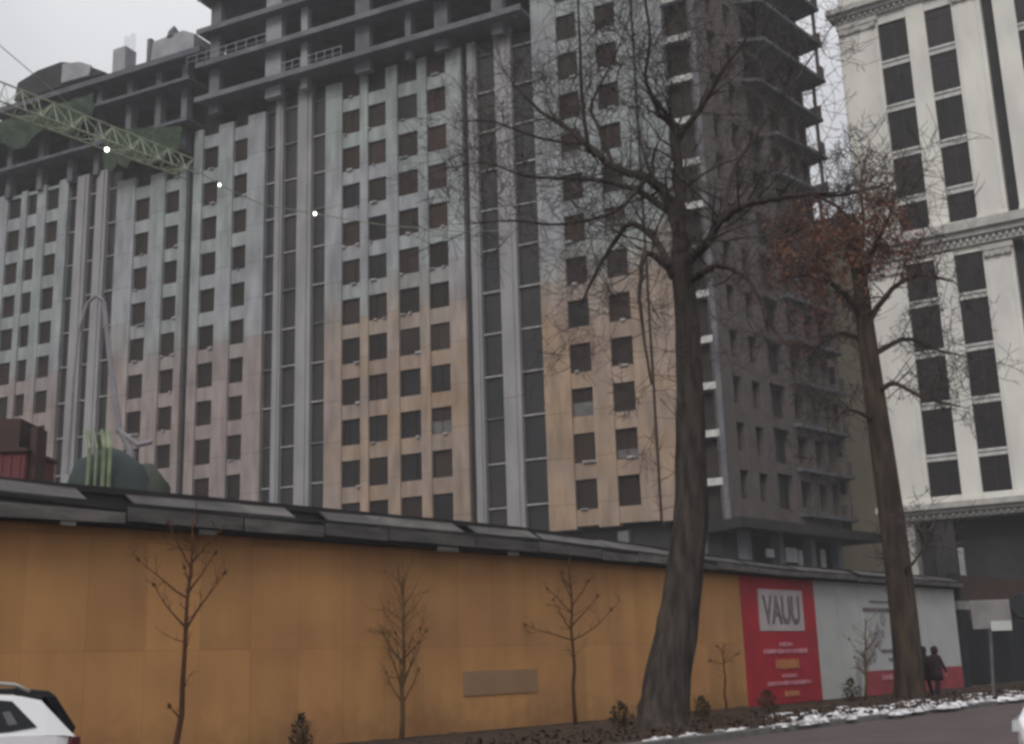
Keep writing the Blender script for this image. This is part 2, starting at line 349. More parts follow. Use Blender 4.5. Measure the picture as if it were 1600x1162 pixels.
# ================================================================ MAIN BUILDING
U1 = Vector((-.9006, .43465, 0)); CORN = Vector((12.86, 72.40, 0)); BROT = math.atan2(-.43465, .9006)
BX = -U1; BY = Vector((.43465, .9006, 0))
bl = thing('apartment_block', 'huge unfinished concrete apartment block with grid of square window openings and open upper floors', 'building', CORN, BROT)
P = 2.985
def zc(k): return 44.85 - P*k
def zl(k): return zc(k) + P/2          # slab line above window row k
WH = .95                               # half height of an opening
Z0 = 10.0
big, small = [], []
def section(piers, wins, ztop, k0, k1, mat_='render', proud=.12):
    """piers/wins: lists of (s_left, s_right) with s measured left from the corner"""
    w = MB()
    ws = set(p for q in wins for p in q)
    piers = [(a-(.11 if a in ws else 0), b+(.11 if b in ws else 0)) for a, b in piers]; wins = [(a+.11, b-.11) for a, b in wins]
    for a, b in piers: w.box(-a, -b, 0-proud*rnd.uniform(.85, 1.1), .7, Z0-.3*rnd.random(), ztop+rnd.uniform(0, .25))
    for a, b in wins:
        zb = Z0
        for k in range(k1, k0-1, -1):
            lo, hi = zc(k)-WH, zc(k)+WH
            if lo > zb+.05: w.box(-a, -b, rnd.uniform(-.02, .03), .6, zb, lo+rnd.uniform(-.05, .05))
            zb = hi
            (big if len(big) < 96 and a < 30 and 0 <= k else small).append((-a, -b, lo, hi))
        if ztop > zb+.05: w.box(-a, -b, 0, .6, zb, ztop-.12)
    return w.build('wall', mat_, bl)
# right part of the front, carried up past the top of the picture
section([(11.9, 9.9), (8.6, 7.0), (5.7, 4.45), (4.25, 2.3)], [(9.9, 8.6), (7.0, 5.7)], 60, -5, 11)
section([(29.4, 27.8), (26.4, 25.5), (24.1, 22.9), (21.4, 20.4), (19.0, 17.6)], [(27.8, 26.4), (25.5, 24.1), (22.9, 21.4), (20.4, 19.0)], 45.3, 0, 11)
section([(42.2, 41.2), (39.8, 38.1), (36.9, 35.1)], [(41.2, 39.8), (38.1, 36.9)], 45.3-.9, 0, 11)
section([(50.3, 48.2), (46.8, 45.0), (43.7, 42.9)], [(48.2, 46.8), (45.0, 43.7)], 41.6, 1, 11)
section([(57.1, 55.9), (59.7, 58.4), (61.6, 60.7), (65.0, 63.0), (67.9, 66.4), (71, 69.4), (74, 72.5), (80, 75.5)],
        [(58.4, 57.1), (60.7, 59.7), (63.0, 61.6), (66.4, 65.0), (69.4, 67.9), (72.5, 71), (75.5, 74)], 43.2, 1, 11)
# slender pilasters between the recessed bays
for a, b, zt in ((54.9, 53.6, 43.3), (52.7, 51.5, 43.3), (34.1, 33.4, 46), (32.0, 30.7, 46), (17.1, 16.4, 45.6), (14.9, 13.6, 46.2)):
    w = MB(); w.box(-a, -b, -.1, .45, Z0-.4, zt)
    w.box(-a+.25*(a-b), -b-.25*(a-b), -.2, -.1, Z0, zt-.2)
    w.build('pilaster', 'pil', bl)
w = MB(); w.box(-.32, 0, -.1, .5, Z0-.5, 60); w.build('corner_pier', 'conc', bl)
# thin shadow grooves are real reveals: recessed glazing of the bays
bays = [(55.9, 54.9), (53.6, 52.7), (51.5, 50.3), (42.9, 42.2), (35.1, 34.1), (33.4, 32.0), (30.7, 29.4), (17.6, 17.1), (16.4, 14.9), (13.6, 11.9), (4.45, 4.25)]
for a, b in bays:
    top = 43 if a > 50 else 45.5
    if a < 5: top = 60
    g = MB(); g.box(-a-.02, -b+.02, .32, .42, Z0-.3, top); o = g.build('bay_glazing', 'glassb', bl)
    if a-b > .8:
        l = MB()
        k = 0 if a < 50 else 1
        for kk in range(k, 12):
            z = zc(kk)-.35+rnd.uniform(-.05, .05); q = rnd.choice((0, 0, .2, .45))
            l.box(-a, -b, .14+rnd.uniform(-.05, .08), .32, z-.06, z+.035)
            if a < 50: l.build('bay_sill', rnd.choice(('line', 'line', 'conc')), bl); l = MB()
        if a > 50: tag(l.build('bay_sill', 'line', bl), kind='stuff')
# open corner bay with white sills
g = MB(); g.box(-2.3, -.32, 1.3, 1.4, Z0-.3, 60); g.build('bay_wall', 'dark', bl)
for k in range(-2, 12):
    z = zc(k)+.05
    MB().box(-2.32, -.3, .12, .42, z-.24, z+.2).build('balcony_sill', 'sill', bl)
    MB().box(-2.3, -.32, .42, 1.3, z-.3, z-.1).build('balcony_floor', 'conc', bl)
# window openings: dark leaf set back in the reveal with a thin frame
def win_mesh(x0, x1, z0, z1, b):
    b.box(x0, x1, .17+rnd.uniform(-.03, .05), .40, z0-.02, z1+.02)
    r = rnd.random()
    return b
for x0, x1, z0, z1 in big:
    o = win_mesh(x0, x1, z0, z1, MB()).build('window', rnd.choice(('glass', 'glass', 'glass', 'glassw', 'glassk')), bl)
    fr = MB(); y = .09
    fr.box(x0, x0+.06, y, .14, z0, z1); fr.box(x1-.06, x1, y, .14, z0, z1); fr.box(x0+.06, x1-.06, y, .14, z0, z0+.06); 
    if rnd.random() < .45:
        q = x0+(x1-x0)*rnd.choice((.33, .5, .66)); fr.box(q-.03, q+.03, y, .14, z0+.06, z1)
    fr.build('frame', 'dark', o)
    if rnd.random() < .10:
        h_ = rnd.choice((.3, .5, 1.0)); MB().box(x0+.06, x1-.06, .11, .135, z0+.06, z0+(z1-z0)*h_).build('film_cover', 'film_glint', o)
b = MB()
for x0, x1, z0, z1 in small: win_mesh(x0, x1, z0, z1, b)
tag(b.build('window', 'glass', bl), kind='stuff')
# bricks and pale debris left on some sills
b = MB()
for i in range(90):
    x0, x1, z0, z1 = rnd.choice(big+small[:60])
    if z0 > 45: continue
    x = rnd.uniform(x0, x1-.3); b.box(x, x+rnd.uniform(.15, .5), -.16, .1, z0-.04, z0+rnd.uniform(.02, .12))
tag(b.build('sill_rubble', 'line', bl), kind='stuff')
# core volumes behind the front
CW = [(0.3, .75), (-80, .75)]
B(-80, -.35, .8, 15, -1, 43).build('core', 'dark', bl)
# front podium below the rendered wall
pw = MB(); pw.box(-80, 0, .76, 1.2, -1, Z0-.4)
pw.build('podium_wall', 'under', bl)
for s in (2, 7, 12.5, 18, 24, 30, 36, 42): B(-s-.35, -s+.35, .1, .75, -1, Z0-.5).build('podium_column', 'conc', bl)
# open floors above: protruding slabs, columns, dark core
def slab(x0, x1, y0, y1, z, t=.28, name='floor_slab', m='slab'):
    poly = [(x0, y0), (x1, y0), (x1, y1), (x0, y1)]
    b = MB().prism(poly, z-t, z)
    return b.build(name, m, bl)
for i, z in enumerate((46.4, 49.4)):                                    # low wing, left
    slab(-74, -41.8, -1.5, 14, z-1.2 if i == 0 else z-.6)
slab(-64.5, -40.8, -1.5, 14, 51.2, .5, 'roof_slab', 'slab')
B(-79, -42, 2.2, 12, 43, 50.7).build('core', 'dark', bl)
for s in (63, 59.2, 55.6, 52.6, 49.2, 46.0, 43.2): 
    B(-s-.3, -s+.3, -.4, .3, 42.9, 50.7).build('column', 'conc', bl)
for z in (46.4, 49.4, 52.4, 55.4, 58.4, 61.4):                          # tower
    slab(-40.9, -11.9, -1.7, 14, z)
    e = MB(); e.box(-40.95, -11.9, -1.78, -1.7, z-.34, z+.1); e.build('slab_edge', 'conc', bl)
for a, b_, m_ in ((40.2, 39.2, 'conc'), (34.6, 33.1, 'conc_pale'), (31.2, 30.6, 'conc_pale'), (26.2, 24.9, 'conc'), (21.8, 21.3, 'conc'), (19.3, 18.2, 'conc'), (14.6, 13.7, 'conc')):
    B(-a, -b_, -.9, -.3, 45.2, 61).build('column', m_, bl)
B(-38.5, -12, 3.2, 12, 45, 61).build('core', 'dark', bl)
# fence-like edge boards on the open floors
for x0, x1, z in ((-42, -34, 49.4), (-33, -27, 46.4), (-30, -22, 52.4)):
    g = MB()
    for q in range(9):
        x = x0+(x1-x0)*q/8; g.box(x-.02, x+.02, -1.6, -1.56, z, z+1.05)
    g.box(x0, x1, -1.55, -1.52, z+1.0, z+1.05); g.box(x0, x1, -1.55, -1.52, z+.5, z+.54)
    g.build('guard_rail', 'conc_pale', bl)
# roof clutter, left
pm = MB(); pm.prism_y([(-62.5, 51.9), (-51.6, 51.9), (-54.3, 53.4), (-57.0, 54.3), (-59.8, 54.2), (-62.2, 53.6)], -.8, 9); pm.build('penthouse', 'under', bl)
MB().prism_y([(-56.6, 52.1), (-53.4, 52.0), (-53.2, 52.9), (-54.6, 53.6), (-56.6, 53.9)], -1.0, -.82).build('rendered_gable', 'conc_pale', bl)
B(-51.1, -49.7, -.6, .7, 51.2, 54.0).build('chimney', 'conc_pale', bl)
c = MB()
for i in range(7): c.tube([(-51+1.2*(i/6), .6, 54.2), (-51+1.2*(i/6)+rnd.uniform(-.05, .05), .6, 55.6+rnd.random()*.4)], .02, 3)
c.build('rebar', 'conc', bl)
B(-47.1, -46.7, -.8, -.4, 51.2, 53.8).build('post', 'conc', bl)
cb = MB(); cb.prism_y([(-46.2, 51.2), (-41.6, 51.2), (-41.6, 52.6), (-42.8, 53.2), (-46.0, 53.0)], -1.3, 2.5); cb.build('parapet_block', 'conc_pale', bl)
hp = MB(); hp.tube([(-44.1, -.9, 53.0), (-44.1, -.9, 53.6), (-44.1, -.9, 54.1)], [.6, .45, .1], 8); hp.build('roof_tank', 'conc', bl)
# green debris net over the top floors of the left wing
nt = MB()
nx, nzz = 60, 8
for i in range(nx+1):
    for j in range(nzz+1):
        s = 80-(80-52.0)*i/nx; z = 47.7+2.0*j/nzz
        sag = .35*math.sin(i*.9)*math.sin(math.pi*j/nzz)
        nt.v.append((-s, -1.62-.1*math.sin(i*1.7+j)-abs(sag)*.4, z-(1.2*math.sin(math.pi*(i/nx)*5)**2 if j == 0 else 0)))
for i in range(nx):
    for j in range(nzz):
        a = i*(nzz+1)+j
        nt.f.append((a, a+nzz+1, a+nzz+2, a+1))
nt.build('debris_net', 'net', bl)
nt = MB()
for i in range(21):
    for j in range(5):
        nt.v.append((-50.5+8.2*i/20, -1.6-.12*math.sin(i*1.9+j), 42.6+(3.4-1.6*i/20)*j/4-(.5*math.sin(i*.8)**2 if j == 0 else 0)))
for i in range(20):
    for j in range(4):
        a = i*5+j; nt.f.append((a, a+5, a+6, a+1))
nt.build('debris_net', 'net', bl)
# side wing along the street: own direction from the corner
W2 = Vector((.6564, .7544, 0)); ang = math.atan2(.7544, .6564)
def wing(b, name, m, **k):
    "mesh whose x runs along the side wall away from the corner, y into the building"
    R = Matrix.Rotation(ang-BROT, 3, 'Z'); b.v = [tuple(R @ Vector(v)) for v in b.v]
    return b.build(name, m, bl, **k)
cols = [(1.4, 2.5, 0), (3.7, 4.9, 0), (6.0, 8.4, 1), (9.1, 10.6, 0), (11.6, 12.9, 0), (13.5, 14.5, 1)]
wl = MB(); x = .02
for a, b_, kind in cols+[(14.7, 14.7, 0)]:
    wl.box(x, a, -.02, .6, Z0-1, 60); x = b_
for a, b_, kind in cols:
    zb = Z0-1
    for k in range(11, -5, -1):
        hh = 1.2 if kind else WH
        lo, hi = zc(k)-hh, zc(k)+hh-.1
        wl.box(a, b_, .04+.1*kind, .55, zb, lo); zb = hi
    wl.box(a, b_, .04, .55, zb, 60)
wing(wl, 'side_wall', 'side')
sw = MB(); sw.box(.3, 14.6, .62, .7, Z0-1, 60); wing(sw, 'side_glazing', 'glassb')
wing(B(.5, 14.5, .8, 12, -1, 60), 'core', 'dark')
for k in range(-5, 12):
    z = zl(k)-P+.15
    ov = 1.6 if k < 1 else (1.1 if k < 4 else .75)
    s = MB()
    if k < 2: s.prism([(5.3, -.03), (6.4, -ov), (15.5, -ov), (15.7, 1.2), (14.7, 1.2), (14.7, -.03)], z-.26, z)
    else: s.prism([(8.7, -.03), (8.9, -ov*.6), (15.6, -ov), (16.0, .9), (14.7, .9), (14.7, -.03)], z-.24, z)
    wing(s, 'balcony_slab', 'slab')
    r = MB(); r.box(15.45, 15.52, -ov+.1, .6, z, z+rnd.uniform(.9, 1.2)) if k % 2 else r.box(14.9, 15.45, -ov+.06, -ov+.12, z, z+1.0)
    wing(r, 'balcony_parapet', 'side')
    for q in (15.0,):
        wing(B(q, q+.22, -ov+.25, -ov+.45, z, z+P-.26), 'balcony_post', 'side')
# ground floor canopy on the street corner, and stone deck
cn = MB().prism([(-1.5, -1.6), (16.6, -1.9), (16.6, 2), (0, 2)], 9.0, 9.6); wing(cn, 'canopy', 'under')
cn = MB().prism([(-2.0, -1.0), (14.7, -.3), (14.7, 4), (0, 4)], -1, 5.6); wing(cn, 'podium_wall', 'under')
for q in (0.5, 4.5, 8.6, 12.4): wing(B(q, q+.6, -.6, 0, 5.6, 9.0), 'podium_column', 'conc')
for q, w_, h_, zz in ((2.6, .9, .5, 7.5), (5.0, 1.4, .9, 7.3), (6.6, .5, 1.0, 7.1), (9.6, .6, 1.3, 7.0)):
    wing(B(q, q+w_, -.75, -.64, zz, zz+h_), 'podium_panel', 'conc_pale')

# ================================================================ BEIGE BUILDING in the gap
an = thing('plain_building', 'narrow beige rendered building seen in gap behind leaning tree', 'building', (24.6, 97, 0), BROT)
B(0, 9, 0, 12, -1, 36.5).build('wall', 'beige', an)
B(-.3, 9.3, -.3, 12.2, 36.5, 37.2).build('roof_parapet', 'creamd', an)
for z in range(11, 34, 3):
    o = B(1.0, 2.2, -.05, .1, z, z+1.5).build('window', 'dglass', an); B(.95, 2.25, -.12, -.02, z-.12, z-.02).build('sill', 'creamd', o)

# ================================================================ CREAM BUILDING, right
UR = Vector((-.8491, .5282, 0)); rb = thing('office_building', 'tall cream stone building with pilasters, dark window columns and heavy cornices', 'building', (29.62, 78, 0), math.atan2(-.5282, .8491))
XR = 26
def rwin(x0, x1, z0, z1):
    o = B(x0, x1, .26, .32, z0, z1).build('window', 'dglass', rb)
    f = MB(); xm = (x0+x1)/2
    f.box(xm-.025, xm+.025, .22, .26, z0, z1); f.box(x0, x1, .215, .255, z1-.75, z1-.70)
    f.build('frame', 'black', o)
top = [(43.05, 45.95), (39.6, 42.35), (36.05, 38.9), (32.55, 35.35), (29.95, 31.85)]
low = [(24.95, 27.6), (21.4, 24.3), (17.85, 20.75), (14.35, 17.2), (11.5, 13.7)]
pw = MB()
PX = [(-5.6, -2.72), (-.72, .58), (2.42, 4.35), (5.1, 6.5), (9.2, 10.7), (12.4, 13.9), (15.6, 18.6), (20.2, 21.8), (23.4, XR)]
for a, b_ in PX:
    for z0, z1 in ((10.9, 27.9), (29.6, 46.7)):
        o = MB(); o.box(a, b_, -.0, .95, z0, z1)
        w_ = b_-a
        if w_ > 1.9: o.box(a+.18, a+.3, -.05, 0, z0+.6, z1-1.3); o.box(b_-.3, b_-.18, -.05, 0, z0+.6, z1-1.3)
        o.box(a-.04, b_+.04, -.14, 0, z0, z0+.45)
        o.build('pilaster', 'cream', rb, bevel=.03)
        if w_ > 1.9:
            c = MB(); c.box(a-.05, b_+.05, -.22, 0, z1-.45, z1-.1); c.box(a+.1, b_-.1, -.14, 0, z1-.9, z1-.45)
            for q in range(3):
                xx = a+.3+(w_-.6)*q/2; c.tube([(xx, -.28, z1-.7), (xx, -.05, z1-.7)], .2, 8)
            c.build('capital', 'creamd', rb)
for (a0, a), (b_, b1) in zip(PX, PX[1:]):
    if b_-a < 1.0:
        o = B(a, b_, .75, .95, 10.9, 46.7).build('reveal', 'under', rb); continue
    for L in (top, low):
        zz = L[-1][0]
        for i, (z0, z1) in enumerate(L):
            rwin(a, b_, z0-.06, z1+.12)
            if i+1 < len(L):
                s = MB(); s.box(a, b_, .12, .75, L[i+1][1]+.12, z0-.05); s.box(a, b_, .02, .12, z0-.22, z0-.06); s.build('sill', 'sill', rb)
            else:
                B(a, b_, .1, .75, z0-.6, z0).build('spandrel', 'cream', rb)
        B(a, b_, .1, .75, L[0][1], L[0][1]+.9).build('spandrel', 'cream', rb)
def cornice(z0, z1, x0=-5.6, name='cornice'):
    h = z1-z0; c = MB()
    c.box(x0-.1, XR, -.18, 1, z0, z0+h*.35); c.box(x0-.35, XR, -.5, 1, z0+h*.35, z0+h*.6); c.box(x0-.6, XR, -.8, 1, z0+h*.6, z1)
    x = x0
    while x < XR-1: c.box(x, x+.18, -.36, -.18, z0+h*.12, z0+h*.33); x += .42
    return c.build(name, 'creamd', rb, bevel=.03)
cornice(46.7, 47.8); cornice(28.0, 29.6); cornice(10.0, 11.0)
B(-5.4, XR, .2, 1, 47.8, 60).build('attic_wall', 'cream', rb)
for x in (-5.4, 2.3, 9): B(x, x+1.5, -.05, .2, 47.8, 60).build('pilaster', 'cream', rb)
B(-5.4, XR, 1.0, 16, 10.5, 60).build('core', 'creamd', rb)
B(-5.4, XR, 1.5, 16, -1, 10.5).build('ground_floor_wall', 'under', rb)
for x, m_ in ((-5.3, 'creamd'), (-2.8, 'under'), (3.0, 'under'), (8, 'under'), (14, 'under')):
    B(x, x+1.3, .1, 1.4, -1, 10.0).build('column', m_, rb)
B(-1.45, -1.1, .3, .6, 6.2, 8.1).build('wall_lamp_panel', 'conc_pale', rb)
for x in (-.6, 2.2, 5.0): B(x, x+2.0, 1.38, 1.5, 1.2, 4.6).build('shop_window', 'dglass', rb)

# ================================================================ HOARDING
hd = thing('site_hoarding', 'long orange brown plywood hoarding with grey sheet canopy along the planted strip', 'fence', FO, FROT)
B(-62, -5.15, 0, .08, .12, 4.42).build('board_wall', 'board', hd)
for i, (a, b_) in enumerate(((-.2, 1.5), (1.5, 3.3), (3.3, 6.3), (6.3, 9.4), (9.4, 12.5))):
    B(a+.012, b_-.012, 0, .08, .1, 4.26).build('white_panel', 'white', hd, label='pale grey white hoarding panel')
B(-62, 12.5, -.06, 0.14, -.05, .12).build('base_board', 'sheetd', hd)
def taper(b):
    def f(v):
        k = max(0, min(1, (v[0]+16)/13)); return (v[0], v[1], (4.38-.16*k)+(v[2]-4.38)*(1-.36*k))
    b.v = [f(v) for v in b.v]; return b
# canopy: two rows of overlapping sheets on a dark frame
x = -62
r2 = random.Random(5)
cnt = 0
while x < 12.4:
    w = r2.uniform(1.6, 3.0); x2 = min(x+w, 12.6)
    j = r2.uniform(-.06, .05)
    p = MB(); p.prism_y([(x, 4.42+j), (x2-.05, 4.42+j*.3), (x2-.05, 4.66+j), (x, 4.68+j)], -.46, -.42)
    taper(p).build('canopy_sheet', 'sheet', hd)
    j = r2.uniform(-.05, .05); o_ = r2.uniform(-.8, .5)
    p = MB(); i0 = len(p.v)
    p.v += [(x+o_, -.40, 4.76+j), (x2-.04+o_, -.40, 4.76), (x2-.04+o_, .05, 5.03), (x+o_, .05, 5.05+j),
            (x+o_, -.40, 4.80+j), (x2-.04+o_, -.40, 4.80), (x2-.04+o_, .05, 5.07), (x+o_, .05, 5.09+j)]
    p.f += [(0, 3, 2, 1), (4, 5, 6, 7), (0, 1, 5, 4), (1, 2, 6, 5), (2, 3, 7, 6), (3, 0, 4, 7)]
    taper(p).build('canopy_sheet', 'sheet', hd)
    if x > -34:
        p = MB(); p.prism_y([(x, 4.69+j), (x2-.1, 4.69-j), (x2-.1, 4.735), (x, 4.745)], -.435, -.39); taper(p).build('batten', 'sheetd', hd)
    x = x2
fr = MB()
for x0, x1 in [(-62.5, -31)]+[(-31+2.18*q, -31+2.18*(q+1)) for q in range(20)]:
    fr.box(x0, x1, -.40, -.36, 4.4, 4.8); fr.box(x0, x1, -.36, .1, 4.36, 4.42); fr.box(x0, x1, .02, .1, 5.0, 5.13); fr.box(x0, x1, .055, .095, 4.76, 5.0); fr.box(x0, x1, -.36, .1, 4.72, 4.76)
taper(fr)
x = -62
while x < 12.4: fr.box(x, x+.08, .1, .2, -.05, 4.5); x += 3
fr.build('canopy_frame', 'sheetd', hd)
# pale scraps under the canopy lip
for x, w in ((-28.9, .3), (-26.0, .4), (-19.4, .7), (-16.9, .4)):
    B(x, x+w, -.44, -.4, 4.30, 4.40).build('trim_strip', 'sheet', hd)
B(-18.2, -15.45, -.03, 0, .95, 1.52).build('patch_board', 'patch', hd, label='dull grey brown repair board low on the hoarding')
# red poster panel
po = B(-5.15, -.2, -.02, .08, .12, 4.26).build('poster_board', 'red', hd)
B(-4.12, -1.14, -.05, -.02, 2.46, 3.82).build('picture_panel', 'whitep', po)
def text(body, size, x, z, m, parent, y=-.07, sx=1.0, name='lettering'):
    c = bpy.data.curves.new('t', 'FONT'); c.body = body; c.size = size; c.extrude = .008; c.offset = size*.022; c.align_x = 'CENTER'
    t = bpy.data.objects.new('t', c); COL.objects.link(t); bpy.context.view_layer.update()
    me = bpy.data.meshes.new_from_object(t.evaluated_get(bpy.context.evaluated_depsgraph_get()))
    bpy.data.objects.remove(t); bpy.data.curves.remove(c)
    R = Matrix.Rotation(math.pi/2, 4, 'X'); me.transform(R @ Matrix.Diagonal((sx, 1, 1, 1)))
    me.materials.clear(); me.materials.append(M[m]); me.name = name
    o = bpy.data.objects.new(name, me); COL.objects.link(o); o.parent = parent; o.location = (x, y, z); return o
text('VAUU', 1.28, -2.62, 2.72, 'greyp', po, sx=.72)
def dashes(x0, x1, z, h, m, seed, parent, y=-.06, name='small_print'):
    r = random.Random(seed); b = MB(); x = x0
    while x < x1:
        w = r.uniform(.08, .2); hh = h*r.uniform(.75, 1.1)
        b.box(x, min(x+w, x1), y, y+.04, z-hh/2, z+hh/2); x += w+(.09 if r.random() < .2 else .025)
    return b.build(name, m, parent)
dashes(-2.95, -2.1, 2.02, .13, 'pink', 1, po); dashes(-4.0, -1.1, 1.80, .14, 'pink', 2, po)
dashes(-3.25, -1.75, 1.38, .30, 'yel', 3, po)
dashes(-2.9, -1.95, 1.0, .11, 'pink', 4, po); dashes(-3.9, -1.0, .77, .13, 'pink', 5, po); dashes(-2.8, -1.9, .42, .18, 'yel', 6, po)
# print on the white panels: faint grey picture, lines, red foot band
rbnd = B(3.3, 12.4, -.03, 0, .12, 1.0).build('red_band', 'redd', hd)
dashes(4.6, 7.3, .74, .2, 'pink', 8, rbnd)
for z, a, b_, h in ((3.25, 3.6, 6.2, .13), (3.55, 4.2, 6.0, .07), (1.72, 4.8, 7.3, .12), (1.40, 5.4, 7.2, .1)):
    dashes(a, b_, z, h, 'greyp', int(a*10), hd, y=-.05)
pr = MB(); r = random.Random(9)
for i in range(34):
    a = r.random(); cx, cz = 2.6+2.6*a+r.uniform(-.3, .3), .7+2.2*a+r.uniform(-.4, .3)
    n_ = 7; rr = r.uniform(.08, .26)
    pr.prism_y([(cx+math.cos(6.283*j/n_)*rr*r.uniform(.6, 1.1), cz+math.sin(6.283*j/n_)*rr*1.3*r.uniform(.6, 1.2)) for j in range(n_)], -.02-.0004*i, 0)
pr.build('picture_print', mat('pale_print', (.33, .32, .33), (.26, .24, .25), 3, .7), hd)

# gate beyond the hoarding
gt = thing('site_gate', 'dark metal site gate under pale grey beam at right end of hoarding', 'gate', FO, FROT)
B(12.75, 13.1, -.1, .25, -.05, 4.9).build('gate_post', 'gate', gt)
B(24.6, 24.9, -.1, .25, -.05, 4.9).build('gate_post', 'gate', gt)
for a, b_ in ((13.12, 18.8), (18.85, 24.55)):
    g = MB(); g.box(a, b_, .02, .1, .15, 2.95)
    q = a+.2
    while q < b_-.1: g.box(q, q+.05, -.03, .02, .2, 2.9); q += .3
    g.build('gate_leaf', 'gate', gt)
B(12.6, 25, -.12, .2, 3.35, 3.72).build('beam', 'beam', gt)
B(12.6, 40, .3, .6, 3.72, 4.9).build('fascia', 'brown', gt)
B(25, 40, .0, .2, -.05, 3.7).build('gate_wall', 'gate', gt)

# ================================================================ things behind the hoarding
si = thing('cement_silo', 'dark green sheeted silo with bright lime ladder posts rising above the hoarding', 'silo', (at(180, 760, 38).x, 38, 0))
c0 = 0
b = MB(); b.tube([(-.1, 0, -.1), (-.1, 0, 7.6), (-.15, 0, 8.2), (0, 0, 8.7)], [1.35, 1.35, 1.1, .25], 28); b.build('tank', 'silo', si, smooth=True)
b = MB(); b.tube([(.85, .3, -.1), (.85, .3, 7.5), (.75, .3, 8.2)], [.8, .8, .35], 24); b.build('side_hopper', 'silod', si, smooth=True)
for x, w in ((-.34, .06), (-.12, .045), (.12, .07), (.30, .06)):
    b = MB(); b.tube([(x-.05, -1.5, -.1), (x, -1.5, 8.5), (x-.22, -1.2, 9.1)], w, 6); b.build('ladder_post', 'lime', si)
bm_ = thing('placing_boom', 'grey articulated concrete boom leaning up to left behind silo', 'crane boom', (at(205, 700, 39.5).x, 39.5, 0))
b = MB(); p0 = at(205, 705, 39.5); o0 = bm_.location
rel = lambda x, y: at(x, y, 39.5)-Vector(o0)
b.tube([rel(205, 705), rel(186, 670), rel(174, 580), rel(162, 470)], [.11, .12, .09, .08], 6); b.build('arm', 'boom', bm_)
b = MB(); b.tube([rel(162, 470), rel(150, 462), rel(136, 474), rel(122, 520), rel(114, 600), rel(104, 740)], [.08, .07, .06, .05, .05, .05], 6); b.build('hose', 'boom', bm_)
b = MB(); b.tube([rel(184, 672), rel(215, 695), rel(238, 690)], [.12, .10, .09], 6); b.build('elbow_pipe', 'boom', bm_)
b = MB(); b.tube([Vector((0, 0, -.05)), rel(205, 705)], [.22, .16], 8); b.build('mast', 'boom', bm_)
rc = thing('site_cabin', 'dark red stacked metal site cabin behind left end of hoarding', 'cabin', (at(8, 750, 40).x, 40, 0))
b = MB(); b.box(-4.2, .62, 0, 2.6, -.05, 9.1)
q = -4.1
while q < .5: b.box(q, q+.08, -.04, 0, 0, 9.0); q += .3
b.build('body', 'redbox', rc)
B(-4.3, .72, -.15, 2.7, 9.1, 9.22).build('roof', 'brown', rc); B(.64, .85, .3, 1.2, -.05, 10.0).build('side_store', 'brown', rc); B(-4.2, .3, .2, 2.5, 9.22, 10.3).build('roof_load', 'brown', rc)

# tower crane: lattice jib crossing in front of the block
tcx = thing('tower_crane', 'pale green lattice crane jib reaching across in front of open upper floors', 'crane', (0, 0, 0))
J0, J1 = at(-260, 60, 49.5), at(302, 252, 66)
J0.z = J1.z = (J1.z+at(0, 158, 55).z)/2+.2
dj = (J1-J0).normalized(); sj = dj.cross(Vector((0, 0, 1)))
def lattice(p0, p1, side, up, w, h0, h1, n, chord, web, b):
    A = []
    for i in range(n+1):
        c = p0.lerp(p1, i/n); h = h0+(h1-h0)*i/n
        A.append((c-up*h*.45+side*w/2, c-up*h*.45-side*w/2, c+up*h*.55))
    for k in range(3): b.tube([a[k] for a in A], chord, 4)
    for i in range(n):
        for k in range(3):
            for l in range(k+1, 3):
                a, c = (A[i][k], A[i+1][l]) if i % 2 else (A[i][l], A[i+1][k]); b.tube([a, c], web, 3, cap=False)
        b.tube([A[i][0], A[i][2]], web, 3, cap=False); b.tube([A[i][1], A[i][2]], web, 3, cap=False); b.tube([A[i][0], A[i][1]], web, 3, cap=False)
b = MB(); lattice(J0, J1, sj, Vector((0, 0, 1)), 1.1, 1.5, 1.1, 22, .055, .026, b); b.build('jib', 'crane', tcx)
b = MB(); mt = Vector((J0.x, J0.y, 0)); lattice(mt, Vector((J0.x, J0.y, J0.z+1)), Vector((1, 0, 0)), Vector((0, 1, 0)), 1.7, 1.7, 1.7, 18, .09, .045, b); b.build('mast', 'crane', tcx)
b = MB(); lattice(J0, J0-dj*10, sj, Vector((0, 0, 1)), 1.1, 1.2, 1.0, 8, .07, .035, b); b.box(J0.x-9.5, J0.x-7, J0.y-1, J0.y+1, J0.z-2.2, J0.z-.4) ; b.build('counter_jib', 'crane', tcx)
b = MB(); b.tube([J0+Vector((0, 0, 1)), J0+Vector((0, 0, 6))], .2, 6); b.tube([J0+Vector((0, 0, 6)), J0.lerp(J1, .6)+Vector((0, 0, .9))], .03, 4); b.tube([J0+Vector((0, 0, 6)), J0-dj*9], .03, 4); b.build('tower_head', 'crane', tcx)
def lampball(p, r, name, parent):
    b = MB(); b.tube([p+Vector((0, 0, -r)), p+Vector((0, 0, -r*.6)), p, p+Vector((0, 0, r*.6)), p+Vector((0, 0, r))], [r*.2, r*.8, r, r*.8, r*.2], 8); return b.build(name, 'lamp', parent)
lampball(at(167, 234, 60), .12, 'lamp', tcx)
cbx = thing('lamp_cable', 'slack site cable with two small white lamps strung before the front', 'cable', at(300, 262, 66))
o0 = Vector(cbx.location)
pts = [at(x, y, D)-o0 for x, y, D in ((300, 262, 66), (343, 289, 68), (410, 320, 70), (492, 334, 72), (600, 352, 74), (720, 362, 76.5), (795, 360, 78.3))]
b = MB(); b.tube(pts, .035, 4); b.build('cable', 'crane', cbx)
lampball(pts[1], .09, 'lamp', cbx); lampball(pts[3], .11, 'lamp', cbx)

